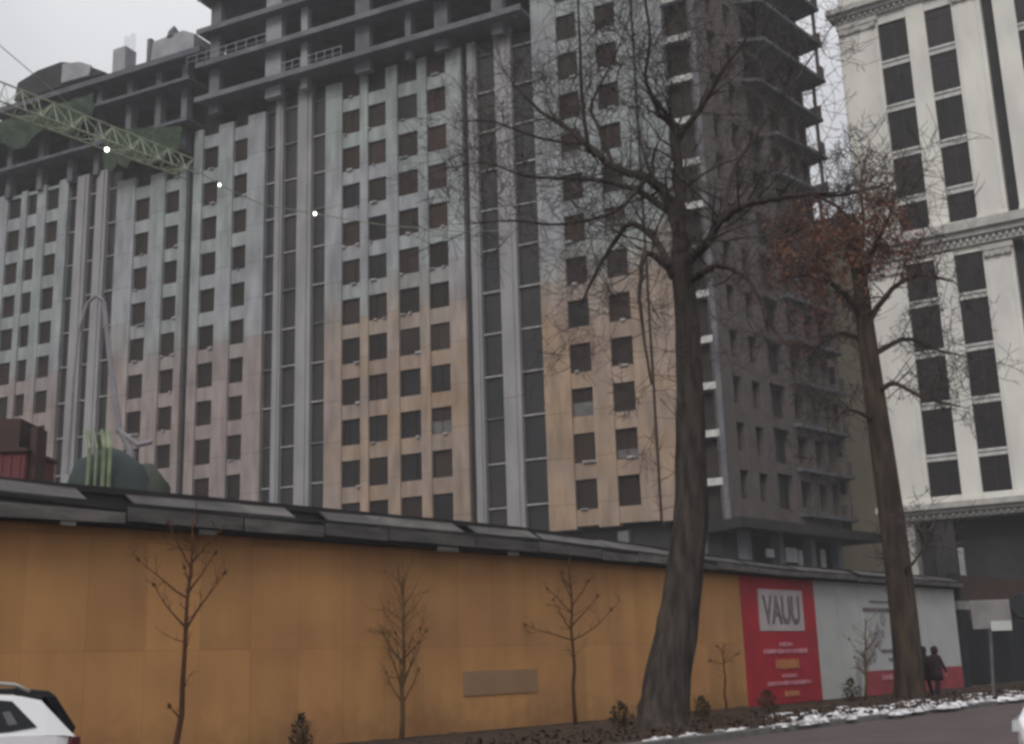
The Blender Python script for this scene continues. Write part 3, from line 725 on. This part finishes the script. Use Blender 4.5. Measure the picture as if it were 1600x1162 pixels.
# ================================================================ road sign
sg = thing('road_sign', 'grey backed rectangular road sign with small white plate on thin pole', 'sign', (14.95, 39.75, 0), 0)
R = lambda x, y: at(x, y, 39.75)-Vector((14.95, 39.75, 0))
pb, pt = Vector((0, 0, 0)), R(1545, 940)
MB().tube([pb, pt], .055, 8).build('pole', 'pole', sg)
a, c = R(1519, 983), R(1575, 936)
B(a.x, c.x, -.10, -.06, a.z, c.z).build('sign_panel', 'signg', sg, bevel=.02)
a, c = R(1547, 985), R(1577, 969)
B(a.x, c.x, -.14, -.105, a.z, c.z).build('plate', 'white', sg)
ts = thing('traffic_mirror', 'dark round convex mirror on post beside the gate beam', 'mirror', (17.6, 42.0, 0), 0)
R = lambda x, y: at(x, y, 42.0)-Vector((17.6, 42.0, 0))
q = R(1597, 946)
MB().tube([Vector((q.x+.1, 0, 0)), Vector((q.x+.1, 0, q.z))], .05, 6).build('pole', 'pole', ts)
MB().tube([q+Vector((0, -.1, 0)), q+Vector((0, .0, 0))], [.42, .46], 20).build('mirror_disc', 'gate', ts)

# ================================================================ trees
def jitter(r, s): return Vector((r.uniform(-s, s), r.uniform(-s, s), r.uniform(-s, s)))
def curve(pts, n):
    "Catmull-Rom resample of (point, radius)"
    o = []
    for i in range(len(pts)-1):
        p0 = pts[max(i-1, 0)]; p1 = pts[i]; p2 = pts[i+1]; p3 = pts[min(i+2, len(pts)-1)]
        for k in range(n):
            t = k/n
            f = lambda a, b, c, d: .5*((2*b)+(c-a)*t+(2*a-5*b+4*c-d)*t*t+(3*b-a-3*c+d)*t*t*t)
            o.append((Vector([f(p0[0][j], p1[0][j], p2[0][j], p3[0][j]) for j in range(3)]), p1[1]+(p2[1]-p1[1])*t))
    o.append(pts[-1]); return o
def grow(b, r, p, d, L, rad, lvl, up=.25, spread=.75, minr=.006, kids=(5, 8)):
    n = 5; pts = [p]; rr = [rad]; q = p.copy(); dd = d.copy()
    for i in range(n):
        dd = (dd + jitter(r, .22) + Vector((0, 0, up*.18))).normalized(); q = q+dd*(L/n); pts.append(q.copy()); rr.append(max(minr, rad*(1-(i+1)/n*.8)))
    b.tube(pts, rr, 5 if rad > .04 else 3, cap=False)
    if lvl <= 0: return
    for k in range(r.randint(*kids)):
        t = r.uniform(.2, 1.0); i = min(int(t*n), n-1); bp = pts[i].lerp(pts[i+1], t*n-i)
        side = jitter(r, 1).normalized(); nd = (dd*(1-spread*.6)+side*spread).normalized()
        grow(b, r, bp, nd, L*r.uniform(.42, .66), max(minr, rr[i]*.5), lvl-1, up, spread, minr, kids)

# --- big old tree
D1 = 28.2
t1 = thing('old_tree', 'big bare dark old tree with thick leaning trunk, nearest on the verge', 'tree', (3.18, 28.17, 0), 0, None)
o1 = Vector(t1.location)
def T(x, y, dd=0, D=D1, o=o1): return at(x, y, D+dd)-o
tr = [(Vector((.0, 0, -.12)), .82), (T(1036, 1120), .60), (T(1046, 1050), .51), (T(1062, 950), .45), (T(1077, 840), .41), (T(1080, 740), .37), (T(1078, 640), .33), (T(1076, 540), .30), (T(1070, 460), .28), (T(1064, 400), .26)]
cv = curve(tr, 5)
b = MB(); b.tube([p for p, _ in cv], [w for _, w in cv], 18)
rr = random.Random(4)
for i in range(len(b.v)):
    v = Vector(b.v[i]); k = 1+.05*math.sin(i*2.4)+rr.uniform(-.03, .03); ax = cv[min(i//18, len(cv)-1)][0]
    b.v[i] = tuple(ax+(v-ax)*k)
b.build('trunk', 'bark', t1, smooth=True)
limbs = [
 [(1064, 405, .0, .27), (1050, 320, .2, .20), (1010, 280, .5, .15), (960, 262, .8, .12), (915, 225, 1.3, .10), (880, 195, 1.6, .08), (845, 175, 1.9, .06), (800, 130, 2.2, .03)],
 [(1066, 400, .0, .22), (1062, 300, -.3, .17), (1055, 215, -.5, .14), (1050, 190, -.6, .12), (1028, 175, -.8, .06), (1010, 130, -1.0, .03)],
 [(1060, 215, -.5, .12), (1100, 160, -.9, .09), (1130, 110, -1.2, .06), (1180, 40, -1.6, .03)],
 [(1072, 410, .0, .22), (1100, 385, -.6, .16), (1125, 345, -1.2, .13), (1165, 320, -1.7, .11), (1215, 310, -2.0, .09), (1270, 303, -2.2, .07), (1320, 305, -2.5, .04), (1395, 285, -2.9, .02)],
 [(1270, 303, -2.2, .05), (1310, 325, -2.5, .04), (1340, 350, -2.8, .02)],
 [(1055, 430, .0, .16), (1020, 370, .9, .11), (985, 350, 1.3, .09), (955, 385, 1.6, .075), (925, 440, 2.0, .055), (905, 480, 2.2, .03)],
 [(1045, 330, .2, .13), (1000, 300, 1.0, .10), (955, 285, 1.8, .08), (890, 280, 2.5, .06), (820, 275, 3.0, .05), (760, 255, 3.5, .03), (690, 265, 4.0, .015)],
 [(920, 240, 1.2, .08), (912, 180, 1.0, .07), (908, 110, .8, .055), (905, 40, .6, .04), (900, -30, .4, .03)],
 [(960, 262, .8, .07), (935, 200, 1.2, .06), (925, 160, 1.4, .05), (960, 90, 1.7, .03), (985, 20, 2.0, .02)],
 [(1050, 190, -.6, .08), (1010, 130, -1.0, .06), (1015, 60, -1.2, .05), (1005, -20, -1.4, .035)],
 [(1078, 440, .0, .15), (1120, 415, -1.4, .10), (1160, 430, -2.4, .07), (1190, 470, -3.0, .05), (1200, 520, -3.4, .02)],
 [(1045, 420, .2, .12), (1010, 395, -1.3, .09), (1000, 450, -1.8, .06), (1005, 520, -2.0, .045), (1018, 600, -2.1, .03)],
 [(1125, 345, -1.2, .09), (1150, 260, -.2, .07), (1190, 200, .5, .05), (1240, 130, 1.2, .03), (1290, 60, 1.8, .015)],
 [(915, 225, 1.3, .07), (840, 215, 2.2, .05), (770, 190, 3.0, .035), (720, 190, 3.6, .02)],
 [(1010, 280, .5, .08), (960, 330, -.6, .06), (880, 350, -1.4, .045), (800, 345, -2.0, .03), (730, 350, -2.5, .015)],
]
tw = MB(); r = random.Random(21)
for L in limbs:
    cv = curve([(T(x, y, dd), w*.78) for x, y, dd, w in L], 4)
    b = MB(); b.tube([p+jitter(r, w*.35) for p, w in cv], [w for _, w in cv], 9); b.build('branch', 'bark', t1, smooth=True)
    for i in range(3, len(cv)):
        p, w = cv[i]; d = (cv[i][0]-cv[i-1][0]).normalized()
        for q in range(r.choice((1, 1, 2))):
            nd = (d*.35+jitter(r, 1).normalized()+Vector((0, 0, .25))).normalized()
            grow(tw, r, p, nd, r.uniform(1.0, 2.5)*(1.0), max(.010, w*.32), 2, .2, .8, .0062, (3, 6))
# small shoots off the trunk
for i in range(16):
    p, w = random.Random(i).choice(curve(tr[4:], 6)); nd = jitter(r, 1).normalized(); nd.y *= .3
    grow(tw, r, p+nd*w*.7, nd, r.uniform(.4, 1.0), .015, 1, .2, .6, .007, (2, 4))
tw.build('crown', 'twig', t1)

# --- second, leaning tree with some russet leaves left
D2 = 41.8
t2 = thing('leaning_tree', 'slimmer leaning tree with russet dead leaves in front of cream building', 'tree', (12.9, 41.8, 0))
o2 = Vector(t2.location)
T2 = lambda x, y, dd=0: at(x, y, D2+dd)-o2
tr2 = [(Vector((0, 0, -.12)), .62), (T2(1421, 1065), .50), (T2(1416, 1000), .47), (T2(1405, 900), .45), (T2(1392, 800), .43), (T2(1378, 700), .40), (T2(1364, 600), .36), (T2(1351, 500), .31), (T2(1342, 430), .26), (T2(1325, 375), .18), (T2(1300, 340), .10)]
cv = curve(tr2, 5)
MB().tube([p for p, _ in cv], [w for _, w in cv], 16).build('trunk', 'barkb', t2, smooth=True)
tw = MB(); lf = MB(); tips = []
limbs2 = [
 [(1344, 440, 0, .18), (1335, 370, .5, .12), (1310, 345, 1, .09), (1270, 350, 1.5, .06), (1225, 370, 2, .03)],
 [(1350, 500, 0, .15), (1310, 450, -1, .1), (1260, 430, -1.6, .06), (1215, 440, -2, .03)],
 [(1346, 450, 0, .15), (1365, 390, -1, .1), (1385, 350, -1.7, .06), (1400, 300, -2.2, .03)],
 [(1352, 510, 0, .13), (1395, 450, -1, .09), (1440, 430, -1.8, .06), (1490, 440, -2.4, .03)],
 [(1366, 610, 0, .13), (1400, 600, -.9, .08), (1440, 620, -1.6, .06), (1500, 635, -2.2, .03)],
 [(1358, 560, 0, .12), (1410, 530, .9, .08), (1460, 545, 1.6, .05), (1520, 560, 2.0, .02)],
 [(1355, 540, 0, .12), (1320, 520, 1, .07), (1280, 540, 1.6, .04), (1250, 580, 2.0, .02)],
 [(1372, 660, 0, .1), (1330, 640, -1, .06), (1300, 660, -1.5, .04), (1280, 720, -2, .02)],
 [(1405, 900, 0, .08), (1425, 880, -.8, .05), (1450, 850, -1.2, .02)],
 [(1340, 420, 0, .12), (1350, 350, .8, .07), (1345, 290, 1.4, .04), (1360, 220, 2, .02)],
]
r = random.Random(33)
for L in limbs2:
    cv = curve([(T2(x, y, dd), w) for x, y, dd, w in L], 4)
    MB().tube([p+jitter(r, w*.3) for p, w in cv], [w for _, w in cv], 8).build('branch', 'barkb', t2, smooth=True)
    for i in range(3, len(cv)):
        p, w = cv[i]; d = (cv[i][0]-cv[i-1][0]).normalized()
        for q in range(2):
            nd = (d*.35+jitter(r, 1).normalized()+Vector((0, 0, .1))).normalized()
            n0 = len(tw.v); grow(tw, r, p, nd, r.uniform(.9, 2.0), max(.016, w*.35), 2, .1, .8, .010, (3, 5))
            tips += [(Vector(tw.v[k]), p) for k in range(n0, len(tw.v), 3)]
tw.build('crown', 'twig', t2)
r = random.Random(8)
for p, base in tips:
    dx = (p+o2); 
    # leaves cling mainly to the upper left of the crown
    cx, cz = T2(1300, 400).x, T2(1300, 400).z
    w = math.exp(-(((p.x-cx)/(2.2 if p.x < cx else 1.7))**2+((p.z-cz)/1.8)**2))
    if r.random() < w*.85:
        for q in range(2):
            c = p+jitter(r, .18); a, e = jitter(r, 1).normalized()*r.uniform(.04, .15), jitter(r, 1).normalized()*r.uniform(.02, .07)
            lf.quad(tuple(c-a), tuple(c-e), tuple(c+a), tuple(c+e))
lf.build('leaves', 'leaf', t2)

# --- saplings in front of the hoarding
def sapling(name, label, base, top, segs, seed, rad=.04, twl=(.25, .6), m='sap', cnt=14):
    t = thing(name, label, 'tree', base, 0, 'young trees in front of the hoarding'); r = random.Random(seed)
    n = 9; pts = []; rr = []
    for i in range(n+1):
        f = i/n; p = Vector((top.x*f, top.y*f, top.z*f)); p += Vector((r.uniform(-1, 1), r.uniform(-1, 1), 0))*.03*(0 < i < n); pts.append(p); rr.append(rad*(1-.78*f)+.004)
    pts[0].z = -.05
    MB().tube(pts, rr, 8).build('trunk', m, t, smooth=True)
    b = MB()
    for f0, dx, dz, L in segs:
        i = min(int(f0*n), n-1); p = pts[i].lerp(pts[i+1], f0*n-i); d = Vector((dx, r.uniform(-.5, .5), dz)).normalized()
        q = [p]; rad_ = [rad*.42]
        for k in range(5):
            d = (d+jitter(r, .13)+Vector((0, 0, .05))).normalized(); q.append(q[-1]+d*L/5); rad_.append(rad*.42*(1-(k+1)/6.5))
        b.tube(q, rad_, 5)
        for k in range(4): grow(b, r, q[2+k % 4], (d+jitter(r, .9)).normalized(), L*r.uniform(.2, .4), rad*.16, 1, .3, .7, .004, (2, 3))
        e = q[-1]; b.tube([e-d*.05, e, e+d*.05], [.01, .035, .012], 6)
    for i in range(cnt):
        f0 = r.uniform(.3, 1); i0 = min(int(f0*n), n-1); p = pts[i0].lerp(pts[i0+1], f0*n-i0)
        grow(b, r, p, (Vector((r.uniform(-1, 1), r.uniform(-1, 1), r.uniform(.2, 1)))).normalized(), r.uniform(*twl), rad*.25, 1, .3, .6, .004, (2, 3))
    b.build('crown', m, t)
    return t
def sb(x, ytop, ybase, D): 
    a = at(x, 1100, D); base = Vector((at(x, ybase, D).x, D, 0.1)); return base, at(x, ytop, D)
base = Vector((at(276, 1200, 20.5).x, 20.5, .12)); top = at(301, 812, 20.5)-base
sapling('young_tree', 'tallest thin sapling with forking side branches before left part of hoarding', base, top,
        [(.20, -.5, .9, .30), (.55, .55, .85, 1.25), (.56, -.8, .7, 1.0), (.68, -.9, .55, 1.15), (.70, .6, .8, .8), (.80, -.5, .9, .9), (.82, .7, .6, .7), (.74, -.3, .5, .35)], 2, .052, cnt=16)
base = Vector((at(627, 1150, 27.5).x, 27.5, .12)); top = at(632, 905, 27.5)-base
sapling('young_tree', 'bushy multi-stemmed sapling in middle of the orange hoarding', base, top,
        [(.22, -.5, .9, .8), (.22, .5, .9, .8), (.28, -.25, 1, 1.4), (.3, .3, 1, 1.6), (.33, -.35, .9, 1.3), (.35, .6, .9, 1.0), (.5, .7, .5, .8), (.45, -.6, .9, .9)], 5, .055, (.5, 1.0), m='weed', cnt=26)
base = Vector((at(899, 1120, 31.5).x, 31.5, .12)); top = at(890, 870, 31.5)-base
sapling('young_tree', 'slender sapling with wide flat branches just left of the old tree', base, top,
        [(.50, -.95, .15, 1.25), (.50, .95, .3, 1.3), (.56, -.6, .8, .9), (.58, .8, .6, 1.1), (.66, -.8, .8, .9), (.7, .6, .9, .8), (.75, -.4, 1, .7)], 9, .05, cnt=14)
base = Vector((at(1134, 1104, 37).x, 37, .12)); top = at(1131, 1006, 37)-base
sapling('young_tree', 'shortest thin sapling between old tree and red poster', base, top,
        [(.7, -.9, .3, .4), (.72, .9, .3, .5), (.85, -.5, .8, .3)], 12, .035, (.15, .35), cnt=8)
base = Vector((at(1352, 1097, 41.0).x, 41.0, .12)); top = at(1352, 965, 41.0)-base
sapling('young_tree', 'small twiggy sapling in front of the white hoarding panels', base, top,
        [(.3, -.5, .8, .7), (.4, .5, .8, .8), (.5, -.7, .6, .8), (.6, .6, .7, .7)], 15, .05, (.3, .6), m='weed', cnt=22)

# --- low shrubs on the verge
def shrub(x, y, D, h, w, label, seed, dense=170):
    p = at(x, y, D); t = thing('shrub', label, 'shrub', (p.x, D, .12), 0, 'low shrubs on the planted strip'); r = random.Random(seed)
    b = MB(); 
    for i in range(16): grow(b, r, Vector((r.uniform(-.1, .1), r.uniform(-.1, .1), -.05)), Vector((r.uniform(-.5, .5)*w/h, r.uniform(-.5, .5)*w/h, 1)).normalized(), h*r.uniform(.5, .95), .014, 1, .3, .5, .004, (3, 5))
    b.build('stems', 'weed', t)
    b = MB()
    for i in range(dense):
        a = r.uniform(0, 6.283); q = r.random()**.5; z = r.random()
        rad = w/2*q*math.sin(math.pi*min(.95, .25+z*.7))
        c = Vector((math.cos(a)*rad, math.sin(a)*rad, h*z)); u, v = jitter(r, .07), jitter(r, .03)
        b.quad(tuple(c-u), tuple(c-v), tuple(c+u), tuple(c+v))
    b.build('foliage', 'leafg', t)
shrub(470, 1165, 24.2, .72, .45, 'dark upright shrub low against the left half of hoarding', 1)
shrub(972, 1140, 28.8, .62, .6, 'low shrub immediately left of the old tree foot', 2)
shrub(1099, 1128, 33.0, .55, .5, 'low shrub immediately right of the old tree foot', 3)
shrub(1201, 1118, 35.5, .6, .7, 'low shrub below the red poster', 4)
shrub(1333, 1100, 40.2, .75, .7, 'low dark shrub below the white hoarding panels', 5)

# ================================================================ people
def person(label, loc, rz, coat, phase, seed):
    t = thing('person', label, 'person', loc, rz, None)
    s = phase
    J = {}
    V = [(0, 0, .93), (0, 0, 1.10), (0, .01, 1.28), (0, .02, 1.42), (0, .03, 1.50), (0, .05, 1.60), (0, .055, 1.68),
         (-.09, 0, .90), (-.10, .16*s, .50), (-.10, .20*s-.10, .09), (-.10, .20*s+.08, .05),
         (.09, 0, .90), (.10, -.10*s, .50), (.10, -.26*s, .12), (.10, -.26*s+.14, .05),
         (-.19, .01, 1.38), (-.25, -.10*s, 1.13), (-.24, -.02*s+.10, .92), (-.23, .13, .85),
         (.19, .01, 1.38), (.25, .10*s, 1.13), (.24, .14*s+.10, .92), (.23, .20, .86)]
    E_ = [(0, 1), (1, 2), (2, 3), (3, 4), (4, 5), (5, 6), (0, 7), (7, 8), (8, 9), (9, 10), (0, 11), (11, 12), (12, 13), (13, 14), (3, 15), (15, 16), (16, 17), (17, 18), (3, 19), (19, 20), (20, 21), (21, 22)]
    Rr = [.17, .175, .19, .15, .07, .10, .085, .12, .085, .055, .045, .12, .085, .055, .045, .095, .07, .055, .045, .095, .07, .055, .045]
    me = bpy.data.meshes.new('body'); me.from_pydata(V, E_, []); me.materials.append(M[coat])
    o = bpy.data.objects.new('body', me); COL.objects.link(o); o.parent = t
    sk = o.modifiers.new('skin', 'SKIN'); me.skin_vertices or None
    for i, v in enumerate(me.skin_vertices[0].data if me.skin_vertices else []): v.radius = (Rr[i], Rr[i]*.8); v.use_root = (i == 0)
    ss = o.modifiers.new('sub', 'SUBSURF'); ss.levels = ss.render_levels = 2
    # coat skirt, hood, face
    b = MB(); b.tube([(0, 0, .62), (0, 0, .8), (0, 0, 1.0), (0, 0, 1.2), (0, .01, 1.38), (0, .02, 1.46)], [.235, .225, .205, .215, .20, .09], 14)
    b.v = [(x*1.08, y*.82, z) for x, y, z in b.v]; b.build('coat', coat, t, smooth=True)
    b = MB(); b.tube([(0, .03, 1.47), (0, .03, 1.54), (0, .035, 1.62), (0, .035, 1.70), (0, .03, 1.75), (0, .02, 1.78)], [.075, .11, .125, .12, .08, .02], 12); b.build('hood', coat, t, smooth=True)
    b = MB(); b.tube([(0, .125, 1.53), (0, .135, 1.58), (0, .14, 1.63), (0, .12, 1.69)], [.03, .06, .062, .04], 10); b.build('face', 'skin', t, smooth=True)
    for sx, yy, zz in ((-.23, .15, .82), (.23, .22, .83)):
        for k in range(5):
            b = MB() if k == 0 else b
            b.tube([(sx-.03+.015*k, yy, zz), (sx-.03+.015*k, yy+.03, zz-.05), (sx-.03+.015*k, yy+.02, zz-.09+.01*abs(k-2))], [.011, .010, .007], 5)
        b.build('hand', 'skin', t, smooth=True)
    return t
px = at(1467, 1093, 42.6); person('person in long dark hooded coat walking right of the leaning tree', (px.x, 42.6, .05), math.radians(-60), 'coat', 1, 1)
px = at(1449, 1092, 43.3); person('person in black coat half hidden directly behind the leaning trunk', (px.x, 43.3, .05), math.radians(-50), 'coat2', -.8, 2)

# ================================================================ cars
def car(label, loc, rz):
    t = thing('parked_car', label, 'car', loc, rz)
    # local: x forward from rear bumper (0) to nose (4.5), y left, z up ; half width .9
    st_ = [(0.02, .45, .80), (.0, .72, 1.02), (.06, .99, 1.09)]
    def loft(secs, m, name, parent, closed=True, bev=0):
        b = MB(); n_ = len(secs[0])
        for s in secs: b.v += s
        for i in range(len(secs)-1):
            for j in range(n_): 
                k = (j+1) % n_
                b.f.append((i*n_+j, (i+1)*n_+j, (i+1)*n_+k, i*n_+k))
        b.f.append(tuple(range(n_))); b.f.append(tuple((len(secs)-1)*n_+j for j in reversed(range(n_))))
        o = b.build(name, m, parent, smooth=False, bevel=bev); return o
    def sec(x, zb, zs, zt, w):      # lower body ring: belt height zt, half width w
        hw = w
        return [(x, -hw*.94, zb), (x, hw*.94, zb), (x, hw, zb+.12), (x, hw*1.0, zs), (x, hw*.965, zt), (x, -hw*.965, zt), (x, -hw, zs), (x, -hw, zb+.12)]
    prof = [(0.0, .42, .80, 1.02, .80), (.05, .34, .80, 1.09, .86), (.25, .30, .82, 1.12, .905), (.8, .28, .84, 1.14, .92), (1.6, .27, .84, 1.10, .925), (2.6, .27, .82, 1.06, .925), (3.3, .28, .80, 1.00, .92), (3.9, .30, .74, .92, .90), (4.3, .34, .66, .80, .84), (4.45, .42, .60, .68, .74)]
    loft([sec(*p) for p in prof], 'carw', 'body', t, bev=.03)
    # greenhouse: white quarter panels and roof, glass set proud
    def gsec(x, z0, z1, w0, w1): return [(x, -w0, z0), (x, w0, z0), (x, w0-.01, z0+.02), (x+0, w1, z1-.05), (x, w1-.09, z1), (x, -w1+.09, z1), (x, -w1, z1-.05), (x, -w0+.01, z0+.02)]
    gs = [(.04, 1.06, 1.12, .86, .84), (.18, 1.08, 1.27, .88, .81), (.34, 1.09, 1.45, .885, .755), (.56, 1.09, 1.52, .885, .715), (1.2, 1.08, 1.56, .885, .695), (2.0, 1.06, 1.55, .88, .69), (2.5, 1.04, 1.47, .88, .70), (3.2, .99, 1.04, .87, .85)]
    loft([gsec(*g) for g in gs], 'carw', 'cabin_shell', t, bev=.025)
    def side(x0, x1, s=1, off=.012):
        pass
    def gpt(x, f, s, off):
        for a, c in zip(gs, gs[1:]):
            if a[0] <= x <= c[0]:
                u = (x-a[0])/(c[0]-a[0]); z0 = a[1]+(c[1]-a[1])*u; z1 = a[2]+(c[2]-a[2])*u; w0 = a[3]+(c[3]-a[3])*u; w1 = a[4]+(c[4]-a[4])*u
                z = z0+.02+(z1-.05-z0-.02)*f; w = w0-.01+(w1-w0+.01)*f; return (x, s*(w+off), z)
    for s in (1, -1):
        for pts in ([(.46, .22), (.75, .12), (1.35, .08), (1.35, .92), (.9, .94), (.68, .90)], [(1.42, .08), (2.1, .08), (2.1, .92), (1.42, .92)], [(2.2, .08), (2.95, .10), (2.5, .80), (2.2, .90)]):
            b = MB(); q = [gpt(x, f, s, .014) for x, f in pts]; q2 = [gpt(x, f, s, -.02) for x, f in pts]; k = len(q); b.v = q+q2
            b.f = [tuple(range(k)), tuple(reversed(range(k, 2*k)))]+[(j, (j+1) % k, k+(j+1) % k, k+j) for j in range(k)]
            b.build('side_window', 'cglass', t)
        b = MB(); b.tube([gpt(.48, .97, s, -.03)[:2]+(1.53,), (.62, s*.66, 1.60), (1.1, s*.655, 1.645), (2.2, s*.65, 1.63), (2.45, s*.66, 1.55)], [.018, .022, .024, .024, .018], 8); b.build('roof_rail', 'rail', t, smooth=True)
        b = MB().prism_y([(-.02, .80), (.16, .84), (.10, 1.06), (.0, 1.07)], s*.76, s*.90); b.build('taillight', 'tail', t, bevel=.01)
        b = MB().prism_y([(3.95, .68), (4.35, .62), (4.30, .76), (4.0, .82)], s*.74, s*.90); b.build('headlight', 'alloy', t, bevel=.01)
        b = B(2.75, 2.95, s*.90, s*1.08, 1.02, 1.14); b.build('mirror', 'carw', t, bevel=.03)
        for x in (.85, 3.55):
            w = MB(); w.tube([(x, s*.70, .34), (x, s*.73, .34), (x, s*.92, .34), (x, s*.935, .34)], [.30, .34, .34, .30], 24); wo = w.build('wheel', 'black', t, smooth=False)
            w = MB(); w.tube([(x, s*.93, .34), (x, s*.945, .34)], [.23, .2], 16); w.build('rim', 'alloy', wo)
            a = MB()
            for j in range(13):
                a0 = math.pi*j/12; a.box(x+math.cos(a0)*.40-.05, x+math.cos(a0)*.40+.05, s*.90, s*.938, .34+math.sin(a0)*.40-.04, .34+math.sin(a0)*.40+.04)
            a.build('arch_trim', 'black', t)
    for s in (1, -1):
        for x in (1.38, 2.35): B(x, x+.012, s*.918, s*.932, .40, 1.05).build('door_seam', 'black', t)
        for x in (1.55, 2.5): B(x, x+.2, s*.925, s*.955, .93, .97).build('door_handle', 'carw', t, bevel=.008)
    b = MB(); q = [gpt(x, f, 1, .018) for x, f in ((.66, .30), (.76, .28), (.80, .62), (.72, .64))]; b.quad(*q); b.build('window_glint', 'film_glint', t)  # pale patch painted on the rear side glass as a reflection spot
    # black roof skin, spoiler, tailgate glass
    b = MB(); b.v = [(.40, -.66, 1.50), (.40, .66, 1.50), (.55, .68, 1.545), (.55, -.68, 1.545), (1.2, .64, 1.575), (1.2, -.64, 1.575), (2.0, .63, 1.565), (2.0, -.63, 1.565)]
    b.f = [(0, 1, 2, 3), (3, 2, 4, 5), (5, 4, 6, 7)]; o = b.build('roof_skin', 'black', t); so_ = o.modifiers.new('s', 'SOLIDIFY'); so_.thickness = .03; so_.offset = 1
    MB().prism_y([(.16, 1.46), (.26, 1.53), (.62, 1.57), (.62, 1.50), (.36, 1.44)], -.69, .69).build('spoiler', 'black', t, bevel=.01)
    MB().prism_y([(.0, 1.10), (.06, 1.13), (.32, 1.47), (.22, 1.47), (-.02, 1.15)], -.76, .76).build('rear_window', 'cglass', t)
    MB().prism_y([(2.56, 1.47), (3.16, 1.05), (3.22, 1.06), (2.60, 1.51)], -.66, .66).build('windscreen', 'cglass', t)
    B(-.05, .12, -.84, .84, .36, .58).build('bumper', 'black', t, bevel=.03)
    B(4.36, 4.5, -.68, .68, .38, .60).build('grille', 'black', t, bevel=.03)
    return t
D = 13.0
rear = at(126, 1145, D)            # rear left corner, lamp height
hd_ = -FD; lf_ = Vector((.7544, -.6564, 0)); q = rear-lf_*.90; q.z = 0
car('white SUV with black roof and silver roof rails at lower left', q, math.atan2(hd_.y, hd_.x))
c2 = at(1591, 1146, 15.0); c2.z = 0
car('white car of which only a bumper sliver shows at lower right corner', c2-hd_*4.42-lf_*.55+Vector((1.36, 0, 0)), math.atan2(hd_.y, hd_.x))

# ================================================================ haze: thin grey winter air
hz = MB().box(-345, 345, -345, 345, -1.1, 80)
hm = bpy.data.materials.new('haze'); hm.use_nodes = True; t = hm.node_tree; t.nodes.clear()
ho = t.nodes.new('ShaderNodeOutputMaterial'); pv = t.nodes.new('ShaderNodeVolumePrincipled')
pv.inputs['Color'].default_value = (.90, .90, .92, 1); pv.inputs['Density'].default_value = .0009
t.links.new(pv.outputs[0], ho.inputs['Volume'])
ob = hz.build('haze', hm); tag(ob, 'thin grey winter haze filling the street air', 'haze', kind='stuff')
